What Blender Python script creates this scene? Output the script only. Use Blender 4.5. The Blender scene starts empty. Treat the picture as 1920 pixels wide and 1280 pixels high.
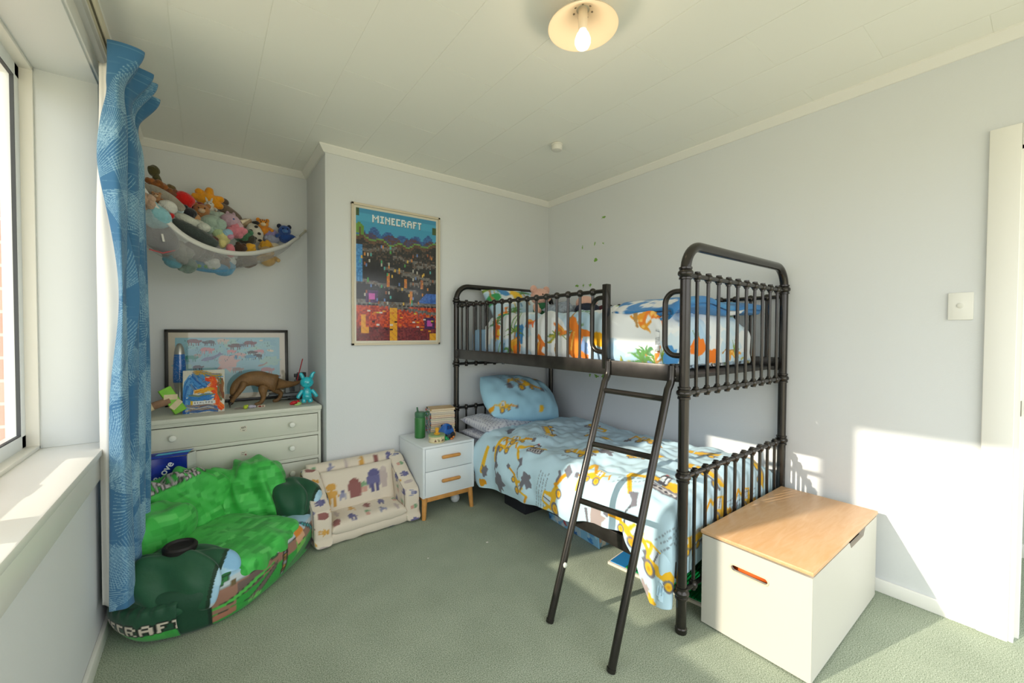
import bpy, bmesh, math, random
import numpy as np
from mathutils import Vector, Matrix

S = bpy.context.scene
COL = S.collection
PI = math.pi
random.seed(7)

# ------------------------------------------------------------------ camera
HC = 1.22                                   # camera height (m)
YAW, PITCH, ROLL = math.radians(36.7636), math.radians(-1.2113), math.radians(0.2586)
_f = Vector((math.sin(YAW)*math.cos(PITCH), math.cos(YAW)*math.cos(PITCH), math.sin(PITCH)))
_r = Vector((math.cos(YAW), -math.sin(YAW), 0))
_u = _r.cross(_f)
_r2 = _r*math.cos(ROLL) + _u*math.sin(ROLL)
_u2 = _u*math.cos(ROLL) - _r*math.sin(ROLL)
cam_data = bpy.data.cameras.new('camera')
cam_data.sensor_width = 36
cam_data.lens = 767.716*36/1920
cam_data.clip_start = 0.02
cam = bpy.data.objects.new('camera', cam_data)
COL.objects.link(cam)
M = Matrix((( _r2.x, _u2.x, -_f.x, 0), (_r2.y, _u2.y, -_f.y, 0), (_r2.z, _u2.z, -_f.z, HC), (0, 0, 0, 1)))
cam.matrix_world = M
S.camera = cam

# ------------------------------------------------------------------ world, sun, exposure
S.view_settings.view_transform = 'Standard'
S.view_settings.look = 'None'
S.view_settings.gamma = 1
S.view_settings.use_curve_mapping = False
S.view_settings.exposure = 0.36
w = bpy.data.worlds.new('sky'); S.world = w; w.use_nodes = True
nt = w.node_tree; bg = nt.nodes['Background']
_tc = nt.nodes.new('ShaderNodeTexCoord'); _sp = nt.nodes.new('ShaderNodeSeparateXYZ'); _cr = nt.nodes.new('ShaderNodeValToRGB'); _mr = nt.nodes.new('ShaderNodeMapRange')
_mr.inputs['From Min'].default_value = -1; _mr.inputs['From Max'].default_value = 1
nt.links.new(_tc.outputs['Generated'], _sp.inputs[0]); nt.links.new(_sp.outputs['Z'], _mr.inputs['Value']); nt.links.new(_mr.outputs[0], _cr.inputs[0]); nt.links.new(_cr.outputs[0], bg.inputs[0])
_e = _cr.color_ramp.elements                      # sunlit ground below the horizon, bright hazy sky above
_e[0].position = .47; _e[0].color = (.60, .56, .41, 1)
_e[1].position = .53; _e[1].color = (.93, .97, 1.0, 1)
bg.inputs[1].default_value = 2.5
sd = bpy.data.lights.new('sun', 'SUN'); sd.energy = 4.0; sd.angle = math.radians(0.8); sd.color = (1.0, 0.90, 0.74)
so = bpy.data.objects.new('sun', sd); COL.objects.link(so)
so.rotation_euler = Vector((1, -0.25, -0.44)).to_track_quat('-Z', 'Y').to_euler()
so.location = (-4, 2, 4)
S.cycles.use_denoising = True
S.cycles.max_bounces = 8
S.cycles.diffuse_bounces = 5
S.cycles.glossy_bounces = 3
S.cycles.transmission_bounces = 6
S.cycles.transparent_max_bounces = 12
S.cycles.sample_clamp_indirect = 6
S.cycles.caustics_reflective = False
S.cycles.caustics_refractive = False
def portal(name, loc, direction, sx, sy):
    d = bpy.data.lights.new(name, 'AREA'); d.shape = 'RECTANGLE'; d.size = sx; d.size_y = sy
    d.cycles.is_portal = True
    o = bpy.data.objects.new(name, d); COL.objects.link(o); o.location = loc
    o.rotation_euler = Vector(direction).to_track_quat('-Z', 'Y').to_euler()
portal('daylight_portal_window', (-0.52, 0.9, 1.5), (1, 0, 0), 2.5, 1.5)
portal('daylight_portal_rear', (1.115, -1.0, 1.05), (0, 1, 0), 2.67, 2.10)  # covers the opening added behind the camera for fill light

# ------------------------------------------------------------------ helpers
def lin(c):
    c = np.asarray(c, float)
    return np.where(c <= 0.04045, c/12.92, ((c+0.055)/1.055)**2.4)
def hx(h):
    h = h.lstrip('#'); return np.array([int(h[i:i+2], 16)/255 for i in (0, 2, 4)])
_mats = {}
def mat(name, h, rough=0.5, metal=0.0, bump=0.0, bscale=200, var=0.0, vscale=6, emit=None, spec=0.5, alpha=None, trans=0, ior=1.45, sheen=0, coat=0):
    if name in _mats: return _mats[name]
    m = bpy.data.materials.new(name); m.use_nodes = True; _mats[name] = m
    nt = m.node_tree; b = nt.nodes['Principled BSDF']
    c = tuple(lin(hx(h))) + (1,)
    b.inputs['Base Color'].default_value = c
    b.inputs['Roughness'].default_value = rough
    b.inputs['Metallic'].default_value = metal
    b.inputs['Specular IOR Level'].default_value = spec
    b.inputs['IOR'].default_value = ior
    b.inputs['Transmission Weight'].default_value = trans
    b.inputs['Coat Weight'].default_value = coat
    b.inputs['Sheen Weight'].default_value = sheen
    if emit:
        b.inputs['Emission Color'].default_value = tuple(lin(hx(emit[0])))+(1,); b.inputs['Emission Strength'].default_value = emit[1]
    if alpha is not None: b.inputs['Alpha'].default_value = alpha
    tc = nt.nodes.new('ShaderNodeTexCoord')
    if var:
        n = nt.nodes.new('ShaderNodeTexNoise'); n.inputs['Scale'].default_value = vscale; n.inputs['Detail'].default_value = 3
        nt.links.new(tc.outputs['Object'], n.inputs['Vector'])
        r = nt.nodes.new('ShaderNodeValToRGB')
        r.color_ramp.elements[0].position = 0.3; r.color_ramp.elements[1].position = 0.7
        r.color_ramp.elements[0].color = tuple(x*(1-var) for x in c[:3])+(1,)
        r.color_ramp.elements[1].color = tuple(min(1, x*(1+var)) for x in c[:3])+(1,)
        nt.links.new(n.outputs[0], r.inputs[0]); nt.links.new(r.outputs[0], b.inputs['Base Color'])
    if bump: add_bump(nt, b, tc, bump, bscale)
    return m
def add_bump(nt, b, tc, bump, bscale):
    n = nt.nodes.new('ShaderNodeTexNoise'); n.inputs['Scale'].default_value = bscale; n.inputs['Detail'].default_value = 2
    nt.links.new(tc.outputs['Object'], n.inputs['Vector'])
    bp = nt.nodes.new('ShaderNodeBump'); bp.inputs['Strength'].default_value = bump; bp.inputs['Distance'].default_value = 0.01
    nt.links.new(n.outputs[0], bp.inputs['Height']); nt.links.new(bp.outputs[0], b.inputs['Normal'])
def cmat(name, rough=0.8, bump=0.0, bscale=300, spec=0.3, sheen=0, coat=0):
    """material coloured by the mesh's own print (colour attribute 'print')"""
    if name in _mats: return _mats[name]
    m = mat(name, 'ffffff', rough, bump=bump, bscale=bscale, spec=spec, sheen=sheen, coat=coat)
    nt = m.node_tree; a = nt.nodes.new('ShaderNodeAttribute'); a.attribute_name = 'print'
    nt.links.new(a.outputs['Color'], nt.nodes['Principled BSDF'].inputs['Base Color'])
    return m
def glass_mat(name, fac=.06, tint='ffffff', rough=.02):
    """thin clear pane: lets daylight and sun straight through, with a weak mirror reflection"""
    if name in _mats: return _mats[name]
    m = bpy.data.materials.new(name); m.use_nodes = True; _mats[name] = m; nt = m.node_tree; nt.nodes.clear()
    o = nt.nodes.new('ShaderNodeOutputMaterial'); t = nt.nodes.new('ShaderNodeBsdfTransparent'); g = nt.nodes.new('ShaderNodeBsdfGlossy'); x = nt.nodes.new('ShaderNodeMixShader')
    t.inputs[0].default_value = (*lin(hx(tint)), 1); g.inputs['Roughness'].default_value = rough; x.inputs[0].default_value = fac
    nt.links.new(t.outputs[0], x.inputs[1]); nt.links.new(g.outputs[0], x.inputs[2]); nt.links.new(x.outputs[0], o.inputs[0]); return m
OFF = {}
def off(p):
    return OFF.get(p.name, Vector((0, 0, 0))) if p is not None else Vector((0, 0, 0))
def thing(name, loc, label, cat, group=None, rz=0.0):
    o = bpy.data.objects.new(name, None); COL.objects.link(o); o.empty_display_size = 0.05
    o.location = loc; o.rotation_euler = (0, 0, rz); OFF[o.name] = Vector(loc)
    tag(o, label, cat, group); return o
def tag(o, label, cat, group=None):
    o['label'] = label; o['category'] = cat
    if group: o['group'] = group
    return o
def link(name, verts, faces, m, parent=None, smooth=True, col=None, local=False, label=None, origin=None):
    """ONE mesh object; verts in world space unless local (then in the parent's space)"""
    V = np.asarray(verts, float).reshape(-1, 3)
    base = np.zeros(3)
    if parent is not None and not local:
        base = np.array(off(parent))
    if parent is None and origin is not None: base = np.array(origin)
    V = V - base
    me = bpy.data.meshes.new(name)
    me.from_pydata(V.tolist(), [], [tuple(int(i) for i in f) for f in faces]) if not isinstance(faces, np.ndarray) else _quads(me, V, faces)
    if smooth: me.polygons.foreach_set('use_smooth', np.ones(len(me.polygons), bool))
    if col is not None:
        a = me.color_attributes.new('print', 'FLOAT_COLOR', 'POINT')
        C = np.ones((len(V), 4), np.float32); C[:, :3] = lin(np.clip(np.asarray(col, float).reshape(-1, 3), 0, 1))
        a.data.foreach_set('color', C.ravel())
    me.update()
    if isinstance(m, (list, tuple)):
        for k in m: me.materials.append(k)
    else: me.materials.append(m)
    o = bpy.data.objects.new(name, me); COL.objects.link(o)
    if parent is not None:
        o.parent = parent; OFF[o.name] = off(parent)
    elif origin is not None:
        o.location = origin; OFF[o.name] = Vector(origin)
    if label: o['label'] = label
    return o
def _quads(me, V, F):
    me.vertices.add(len(V)); me.vertices.foreach_set('co', V.astype(np.float32).ravel())
    me.loops.add(F.size); me.loops.foreach_set('vertex_index', F.astype(np.int32).ravel())
    me.polygons.add(len(F)); k = F.shape[1]
    me.polygons.foreach_set('loop_start', np.arange(0, F.size, k, dtype=np.int32))
    me.polygons.foreach_set('loop_total', np.full(len(F), k, np.int32))
    me.update(calc_edges=True); me.validate()
def struct(o):
    o['kind'] = 'structure'; return o

class MB:
    """collects shapes that become ONE mesh"""
    def __init__(s): s.V = []; s.F = []
    def add(s, V, F):
        n = len(s.V); s.V += [tuple(v) for v in V]; s.F += [tuple(i+n for i in f) for f in F]; return s
    def box(s, x0, x1, y0, y1, z0, z1, bev=0.0, seg=2, rot=None, piv=None):
        bm = bmesh.new()
        bmesh.ops.create_cube(bm, size=1)
        for v in bm.verts: v.co = Vector(((x0+x1)/2+v.co.x*(x1-x0), (y0+y1)/2+v.co.y*(y1-y0), (z0+z1)/2+v.co.z*(z1-z0)))
        if bev: bmesh.ops.bevel(bm, geom=bm.edges[:], offset=bev, segments=seg, profile=0.5, affect='EDGES')
        return s._bm(bm, rot, piv)
    def _bm(s, bm, rot=None, piv=None):
        bm.verts.ensure_lookup_table(); bm.verts.index_update()
        V = [v.co.copy() for v in bm.verts]
        if rot is not None:
            p = Vector(piv or (0, 0, 0)); V = [p + rot @ (v-p) for v in V]
        F = [[v.index for v in f.verts] for f in bm.faces]; bm.free()
        return s.add(V, F)
    def tube(s, pts, r, n=12, cap=True):
        P = [Vector(p) for p in pts]; m = len(P)
        R = [r]*m if not hasattr(r, '__len__') else list(r)
        T = [((P[min(i+1, m-1)]-P[max(i-1, 0)])).normalized() for i in range(m)]
        a = Vector((0, 0, 1)) if abs(T[0].z) < 0.9 else Vector((1, 0, 0))
        nrm = (a - T[0]*a.dot(T[0])).normalized()
        V = []; F = []
        for i in range(m):
            nrm = (nrm - T[i]*nrm.dot(T[i])).normalized(); b = T[i].cross(nrm)
            for k in range(n):
                t = 2*PI*k/n; V.append(P[i] + (nrm*math.cos(t)+b*math.sin(t))*R[i])
        for i in range(m-1):
            for k in range(n):
                k2 = (k+1) % n; F.append((i*n+k, i*n+k2, (i+1)*n+k2, (i+1)*n+k))
        if cap:
            F.append(tuple(range(n-1, -1, -1))); F.append(tuple((m-1)*n+k for k in range(n)))
        return s.add(V, F)
    def ball(s, c, r, nu=14, nv=9, rot=None):
        r = (r, r, r) if not hasattr(r, '__len__') else r
        c = Vector(c); V = []; F = []
        for j in range(nv+1):
            ph = -PI/2+PI*j/nv
            for i in range(nu):
                th = 2*PI*i/nu
                p = Vector((r[0]*math.cos(ph)*math.cos(th), r[1]*math.cos(ph)*math.sin(th), r[2]*math.sin(ph)))
                V.append(c + (rot @ p if rot is not None else p))
        for j in range(nv):
            for i in range(nu):
                i2 = (i+1) % nu; F.append((j*nu+i, j*nu+i2, (j+1)*nu+i2, (j+1)*nu+i))
        return s.add(V, F)
    def lathe(s, c, prof, n=24, rot=None, cap=True):
        c = Vector(c); V = []; F = []
        for (r, z) in prof:
            for k in range(n):
                t = 2*PI*k/n; p = Vector((r*math.cos(t), r*math.sin(t), z)); V.append(c + (rot @ p if rot is not None else p))
        for i in range(len(prof)-1):
            for k in range(n):
                k2 = (k+1) % n; F.append((i*n+k, i*n+k2, (i+1)*n+k2, (i+1)*n+k))
        if cap:
            F.append(tuple(range(n-1, -1, -1))); F.append(tuple((len(prof)-1)*n+k for k in range(n)))
        return s.add(V, F)
    def prism(s, pts, d0, d1, axis='z'):
        """extrude a 2-D outline between d0 and d1 along an axis"""
        n = len(pts)
        def mk(p, d):
            return {'z': (p[0], p[1], d), 'y': (p[0], d, p[1]), 'x': (d, p[0], p[1])}[axis]
        V = [mk(p, d0) for p in pts] + [mk(p, d1) for p in pts]
        F = [tuple(range(n-1, -1, -1)), tuple(range(n, 2*n))] + [(i, (i+1) % n, n+(i+1) % n, n+i) for i in range(n)]
        return s.add(V, F)
    def build(s, name, m, parent=None, smooth=True, fixn=True, **k):
        o = link(name, s.V, s.F, m, parent, smooth=smooth, **k)
        if fixn:
            bm = bmesh.new(); bm.from_mesh(o.data); bmesh.ops.recalc_face_normals(bm, faces=bm.faces[:]); bm.to_mesh(o.data); bm.free()
        if smooth:
            o.data.set_sharp_from_angle(angle=math.radians(35))
        return o
def rotm(rx=0, ry=0, rz=0):
    return (Matrix.Rotation(rz, 3, 'Z') @ Matrix.Rotation(ry, 3, 'Y') @ Matrix.Rotation(rx, 3, 'X'))
def arc(c, r, a0, a1, n, ax='xz'):
    out = []
    for i in range(n+1):
        a = a0+(a1-a0)*i/n; p = [c[0], c[1], c[2]]; k = {'xz': (0, 2), 'yz': (1, 2), 'xy': (0, 1)}[ax]
        p[k[0]] += r*math.cos(a); p[k[1]] += r*math.sin(a); out.append(tuple(p))
    return out
def grid_faces(nu, nv, closed_u=False):
    I = np.arange(nu*nv).reshape(nv, nu)
    if closed_u: I = np.concatenate([I, I[:, :1]], 1)
    return np.stack([I[:-1, :-1], I[:-1, 1:], I[1:, 1:], I[1:, :-1]], -1).reshape(-1, 4)
def sheet(name, P, m, parent=None, col=None, thick=0.0, toff=0.0, local=False, **k):
    """a cloth or panel given as an array of points (nv, nu, 3)"""
    nv, nu = P.shape[:2]
    o = link(name, P.reshape(-1, 3), grid_faces(nu, nv), m, parent, col=None if col is None else col.reshape(-1, 3), local=local, **k)
    if thick:
        md = o.modifiers.new('thickness', 'SOLIDIFY'); md.thickness = thick; md.offset = toff
    return o
def waves(x, y, seed, k0, k1, n=10, ang=None, spread=PI):
    rs = np.random.RandomState(seed); out = np.zeros_like(x)
    for i in range(n):
        k = k0*(k1/k0)**rs.rand(); a = (rs.rand()-.5)*2*spread + (ang or 0); ph = rs.rand()*6.28
        out = out + np.sin(k*(x*math.cos(a)+y*math.sin(a))+ph+0.8*np.sin(0.6*k*(y*math.cos(a)-x*math.sin(a))+ph*2))
    return out/math.sqrt(n)
def sstep(a, b, x):
    t = np.clip((x-a)/(b-a), 0, 1); return t*t*(3-2*t)
FONT = {'M': '10001 11011 10101 10001 10001', 'I': '111 010 010 010 111', 'N': '1001 1101 1011 1001 1001', 'E': '111 100 110 100 111', 'C': '111 100 100 100 111',
        'R': '1110 1001 1110 1010 1001', 'A': '0110 1001 1111 1001 1001', 'F': '111 100 110 100 100', 'T': '111 010 010 010 010', 'L': '100 100 100 100 111',
        'O': '111 101 101 101 111', 'S': '111 100 111 001 111', 'U': '101 101 101 101 111', 'D': '110 101 101 101 110', 'P': '111 101 111 100 100', 'Q': '111 101 101 111 001', 'Y': '101 101 010 010 010', 'B': '110 101 110 101 110', ' ': '00 00 00 00 00'}
class Canvas:
    """a print laid out in metres: x to the right, y up; sampled at a mesh's vertices"""
    def __init__(s, w, h, res, bg):
        s.w, s.h, s.res = w, h, res; s.nx, s.ny = int(w/res)+1, int(h/res)+1
        s.img = np.empty((s.ny, s.nx, 3)); s.img[:] = hx(bg)
    def _win(s, x0, x1, y0, y1):
        i0, i1 = max(0, int(x0/s.res)-1), min(s.nx, int(x1/s.res)+2); j0, j1 = max(0, int(y0/s.res)-1), min(s.ny, int(y1/s.res)+2)
        if i1 <= i0 or j1 <= j0: return None
        X, Y = np.meshgrid(np.arange(i0, i1)*s.res, np.arange(j0, j1)*s.res); return slice(j0, j1), slice(i0, i1), X, Y
    def poly(s, pts, h, a=1.0):
        P = np.array(pts, float); wn = s._win(P[:, 0].min(), P[:, 0].max(), P[:, 1].min(), P[:, 1].max())
        if wn is None: return
        J, I, X, Y = wn; ins = np.zeros(X.shape, bool)
        for k in range(len(P)):
            x0, y0 = P[k]; x1, y1 = P[(k+1) % len(P)]
            if y0 == y1: continue
            c = ((y0 > Y) != (y1 > Y)) & (X < (x1-x0)*(Y-y0)/(y1-y0)+x0); ins ^= c
        s.img[J, I][ins] = s.img[J, I][ins]*(1-a)+hx(h)*a
    def rect(s, x0, y0, x1, y1, h, a=1.0): s.poly([(x0, y0), (x1, y0), (x1, y1), (x0, y1)], h, a)
    def ell(s, cx, cy, rx, ry, h, ang=0, a=1.0, n=28):
        c, q = math.cos(ang), math.sin(ang)
        s.poly([(cx+rx*math.cos(t)*c-ry*math.sin(t)*q, cy+rx*math.cos(t)*q+ry*math.sin(t)*c) for t in np.linspace(0, 2*PI, n, endpoint=False)], h, a)
    def line(s, p, q, wd, h, a=1.0):
        p, q = np.array(p, float), np.array(q, float); d = q-p; L = math.hypot(*d)
        if L == 0: return
        n = np.array([-d[1], d[0]])/L*wd/2; s.poly([p+n, q+n, q-n, p-n], h, a)
    def path(s, pts, wd, h, a=1.0):
        for p, q in zip(pts[:-1], pts[1:]):
            s.line(p, q, wd, h, a)
            s.ell(q[0], q[1], wd/2, wd/2, h, a=a, n=8)
    def blob(s, cx, cy, r, h, seed=0, n=18, jag=0.35, sx=1, sy=1, ang=0, a=1.0):
        rs = np.random.RandomState(seed); c, q = math.cos(ang), math.sin(ang); pts = []
        for k in range(n):
            rr = r*(1+jag*(rs.rand()-.5)*2); x, y = rr*math.cos(2*PI*k/n)*sx, rr*math.sin(2*PI*k/n)*sy
            pts.append((cx+x*c-y*q, cy+x*q+y*c))
        s.poly(pts, h, a)
    def text(s, t, x, y, hgt, h, ang=0, gap=1, wide=1.0):
        px = hgt/5; c, q = math.cos(ang), math.sin(ang); u = 0
        for ch in t:
            rows = FONT.get(ch, FONT[' ']).split()
            for j, row in enumerate(rows):
                for i, b in enumerate(row):
                    if b == '1':
                        cs = []
                        for dx, dy in ((0, 0), (1.05, 0), (1.05, 1.05), (0, 1.05)):
                            a, b2 = (u+i+dx)*px*wide, (4-j+dy)*px; cs.append((x+a*c-b2*q, y+a*q+b2*c))
                        s.poly(cs, h)
            u += len(rows[0])+gap
        return u*px*wide
    def xf(s, cx, cy, sc, ang=0, flip=1):
        c, q = math.cos(ang)*sc, math.sin(ang)*sc
        return lambda p: (cx+p[0]*flip*c-p[1]*q, cy+p[0]*flip*q+p[1]*c)
    def sample(s, x, y):
        i = np.clip(x/s.res, 0, s.nx-1.001); j = np.clip(y/s.res, 0, s.ny-1.001)
        i0, j0 = i.astype(int), j.astype(int); a, b = (i-i0)[..., None], (j-j0)[..., None]; G = s.img
        return G[j0, i0]*(1-a)*(1-b)+G[j0, i0+1]*a*(1-b)+G[j0+1, i0]*(1-a)*b+G[j0+1, i0+1]*a*b
def flat_print(name, cv, to3, m, parent=None, **k):
    """a flat printed panel: canvas coordinates -> 3-D by to3(X, Y)"""
    X, Y = np.meshgrid(np.arange(cv.nx)*cv.res, np.arange(cv.ny)*cv.res)
    X = np.minimum(X, cv.w); Y = np.minimum(Y, cv.h)
    return sheet(name, to3(X, Y), m, parent, col=cv.sample(X, Y), **k)
def cushion(name, c, w, h, T, R, m, parent=None, cv=None, n=40, p=4, q=0.45, seed=1, wr=0.004, sag=0.0, fn=None, pinch=0.06, bg='ffffff', **k):
    """a stuffed cushion: w x h outline, thickness T, rotation R; fn may bend the local points"""
    a = np.linspace(-1, 1, n); a = np.sign(a)*(1-(1-abs(a))**1.35)
    U, Vv = np.meshgrid(a, a)
    th = np.clip((1-abs(U)**p)*(1-abs(Vv)**p), 0, 1)**q
    X = U*w/2*(1-pinch*(1-abs(Vv)**2)*abs(U)); Y = Vv*h/2*(1-pinch*(1-abs(U)**2)*abs(Vv))
    nz = waves(X, Y, seed, 8/max(w, h)*1.2, 40/max(w, h))*wr
    out = []; cols = []
    for sgn in (1, -1):
        Z = sgn*T/2*th + nz*th*(1 if sgn > 0 else -1)
        L = np.stack([X, Y, Z], -1)
        if fn is not None: L = fn(L)
        out.append(L)
        if cv is not None: cols.append(cv.sample((X/w+.5)*cv.w, (Y/h+.5)*cv.h))
    P = np.concatenate([out[0].reshape(-1, 3), out[1].reshape(-1, 3)])
    Rm = np.array(R if R is not None else Matrix.Identity(3))
    P = P @ Rm.T + np.array(c)
    F1 = grid_faces(n, n); F2 = F1[:, ::-1]+n*n
    o = link(name, P, np.concatenate([F1, F2]), m, parent, col=None if cv is None else np.concatenate([x.reshape(-1, 3) for x in cols]), **k)
    bm = bmesh.new(); bm.from_mesh(o.data); bmesh.ops.remove_doubles(bm, verts=bm.verts[:], dist=1e-5); bm.to_mesh(o.data); bm.free()
    for pl in o.data.polygons: pl.use_smooth = True
    return o
# ------------------------------------------------------------------ the room
XL, XR, YB, YA, YREAR, ZC = -0.34, 2.555, 2.86, 3.455, -1.0, 2.42
XC = 0.624                                   # the corner where the alcove begins
m_wall = mat('wall_paint', 'dfe2e4', 0.75, bump=0.06, bscale=160)
m_ceil = mat('ceiling_paint', 'f3f3ec', 0.8)
m_trim = mat('trim_paint', 'efeee8', 0.42)
m_alu = mat('white_aluminium', 'eef0ee', 0.35)
def carpet():
    m = mat('carpet', '8c9d88', 0.95, spec=0.1)
    nt = m.node_tree; b = nt.nodes['Principled BSDF']; tc = nt.nodes.new('ShaderNodeTexCoord')
    n1 = nt.nodes.new('ShaderNodeTexNoise'); n1.inputs['Scale'].default_value = 260; n1.inputs['Detail'].default_value = 4; n1.inputs['Roughness'].default_value = .75
    n2 = nt.nodes.new('ShaderNodeTexNoise'); n2.inputs['Scale'].default_value = 5; n2.inputs['Detail'].default_value = 3
    r1 = nt.nodes.new('ShaderNodeValToRGB'); e = r1.color_ramp.elements
    e[0].position = .38; e[0].color = (*lin(hx('78876f')), 1); e[1].position = .63; e[1].color = (*lin(hx('dae3d0')), 1)
    r2 = nt.nodes.new('ShaderNodeValToRGB'); e = r2.color_ramp.elements
    e[0].position = .3; e[0].color = (.86, .87, .86, 1); e[1].position = .7; e[1].color = (1, 1, 1, 1)
    mx = nt.nodes.new('ShaderNodeMix'); mx.data_type = 'RGBA'; mx.blend_type = 'MULTIPLY'; mx.inputs[0].default_value = 1
    nt.links.new(tc.outputs['Object'], n1.inputs['Vector']); nt.links.new(tc.outputs['Object'], n2.inputs['Vector'])
    nt.links.new(n1.outputs[0], r1.inputs[0]); nt.links.new(n2.outputs[0], r2.inputs[0])
    nt.links.new(r1.outputs[0], mx.inputs[6]); nt.links.new(r2.outputs[0], mx.inputs[7]); nt.links.new(mx.outputs[2], b.inputs['Base Color'])
    bp = nt.nodes.new('ShaderNodeBump'); bp.inputs['Strength'].default_value = .6; bp.inputs['Distance'].default_value = .012
    nt.links.new(n1.outputs[0], bp.inputs['Height']); nt.links.new(bp.outputs[0], b.inputs['Normal'])
    return m
m_carpet = carpet()
def slab(name, *boxes, m=m_wall, bev=0):
    q = MB()
    for b in boxes: q.box(*b, bev=bev)
    return struct(q.build(name, m, smooth=bool(bev)))
slab('floor', (XL-.1, 3.75, YREAR, YA+.1, -.1, 0), m=m_carpet)
# ceiling of tongued fibre tiles: real grooves between them
def ceiling():
    q = MB(); g = .0022; d = .0016
    W, Lt = .3085, .601
    # rows run along y; joints staggered row by row
    for i in range(-1, 13):
        x = -.103+i*W; y = 1.985-(.3005 if i % 2 else 0)-6*Lt
        while y < YA+.1:
            ya, yb = max(y, YREAR), min(y+Lt, YA+.08)
            if yb-ya > .02: q.box(x+g/2, min(x+W, 3.75)-g/2, ya+g/2, yb-g/2, ZC, ZC+d+.002)
            y += Lt
    q.box(XL-.1, 3.75, YREAR, YA+.1, ZC+d, ZC+.1)
    return struct(q.build('ceiling', m_ceil, smooth=False))
ceiling()
WY0, WY1, WZ0, WZ1 = -.35, 2.31, .775, 2.205          # window opening in the left wall
slab('wall_left', (XL-.17, XL, YREAR, YA+.1, 0, WZ0-.02), (XL-.17, XL, YREAR, YA+.1, WZ1, ZC+.01), (XL-.17, XL, WY1, YA+.1, WZ0-.02, WZ1), (XL-.17, XL, YREAR, WY0, WZ0-.02, WZ1))
slab('wall_alcove', (XL, XC+.1, YA, YA+.1, 0, ZC+.01))
slab('wall_rear', (XL, -.22, YREAR-.1, YREAR, 0, ZC+.01), (2.45, XR+.1, YREAR-.1, YREAR, 0, ZC+.01), (-.22, 2.45, YREAR-.1, YREAR, 2.10, ZC+.01))  # unseen wall; its wide opening is added to let in fill daylight
slab('wall_back', (XC, XR+.1, YB, YA+.1, 0, ZC+.01), bev=.004)
DY0, DY1, DZ = -.68, .108, 1.965                        # door opening in the right wall
slab('wall_right', (XR, XR+.1, DY1, YB+.1, 0, ZC+.01), (XR, XR+.1, YREAR, DY0, 0, ZC+.01), (XR, XR+.1, DY0, DY1, DZ, ZC+.01))
slab('wall_hall', (3.58, 3.7, YREAR, 2.2, 0, ZC+.01), (2.66, 3.6, 1.6, 1.7, 0, ZC+.01), m=mat('hall_paint', 'c9cec6', .8))
# cornice: a splayed strip along every wall
def cornice(n, pts, closed=False):
    q = MB(); pr = [(0, 0), (.012, 0), (.042, -0.0), (.042, .006), (.012, .04), (0, .04)]
    # profile (distance from the wall, height below the ceiling)
    prof = [(0.0, .043), (.010, .043), (.040, .008), (.040, 0.0), (0.0, 0.0)]
    P = [Vector((*p, 0)) for p in pts]; N = []
    for i in range(len(P)):
        ns = []
        for a, b in ((i-1, i), (i, i+1)):
            if a >= 0 and b < len(P):
                d = (P[b]-P[a]).normalized(); ns.append(Vector((-d.y, d.x, 0)))
        m = ns[0] if len(ns) == 1 else (ns[0]+ns[1])/(1+ns[0].dot(ns[1]))
        N.append(m)
    V = []; F = []; k = len(prof)
    for p, m in zip(P, N):
        for d, z in prof: V.append((p.x+m.x*d, p.y+m.y*d, ZC-z))
    for i in range(len(P)-1):
        for j in range(k):
            F.append((i*k+j, i*k+(j+1) % k, (i+1)*k+(j+1) % k, (i+1)*k+j))
    F += [tuple(range(k)), tuple((len(P)-1)*k+j for j in range(k))]
    q.add(V, F); return struct(q.build(n, m_trim, smooth=False))
cornice('trim_1', [(XR, YREAR), (XR, YB), (XC, YB), (XC, YA), (XL, YA), (XL, YREAR)])
def skirting(name, x0, x1, y0, y1, h=.062, **k):
    q = MB().box(x0, x1, y0, y1, 0, h, bev=.004); return struct(q.build(name, k.get('m', m_trim)))
skirting('baseboard_right', XR-.013, XR, DY1+.076, YB)
skirting('baseboard_back', XC-.013, XR, YB-.013, YB)
skirting('baseboard_alcove', XL, XC, YA-.013, YA)
skirting('baseboard_alcove_side', XC-.013, XC, YB-.013, YA)
skirting('baseboard_left', XL, XL+.015, YREAR, YA)
skirting('baseboard_hall', 3.567, 3.58, YREAR, 1.6, .075)
# door 1: casing, jamb and stop, no leaf in view
q = MB()
q.box(XR-.017, XR, DY1-.006, DY1+.078, 0, DZ+.078, bev=.003); q.box(XR-.017, XR, DY0-.078, DY0+.006, 0, DZ+.078, bev=.003); q.box(XR-.017, XR, DY0+.006, DY1-.006, DZ-.006, DZ+.078, bev=.003)
door = struct(q.build('door_1', m_trim))
q = MB()
q.box(XR-.004, XR+.104, DY1-.02, DY1+.002, 0, DZ); q.box(XR-.004, XR+.104, DY0-.002, DY0+.02, 0, DZ); q.box(XR-.004, XR+.104, DY0, DY1, DZ-.02, DZ+.002)
q.box(XR+.045, XR+.09, DY1-.032, DY1-.018, 0, DZ-.02, bev=.002); q.box(XR+.045, XR+.09, DY0+.018, DY0+.032, 0, DZ-.02, bev=.002); q.box(XR+.045, XR+.09, DY0+.03, DY1-.03, DZ-.032, DZ-.018, bev=.002)
q.build('jamb', m_trim, door, smooth=False)
q = MB().box(XR+.008, XR+.034, DY1-.0225, DY1-.0195, .90, .96, bev=.001); q.build('strike_plate', mat('strike_metal', '8d8a80', .35, .9), door, label='small metal strike plate on the door jamb')
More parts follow.
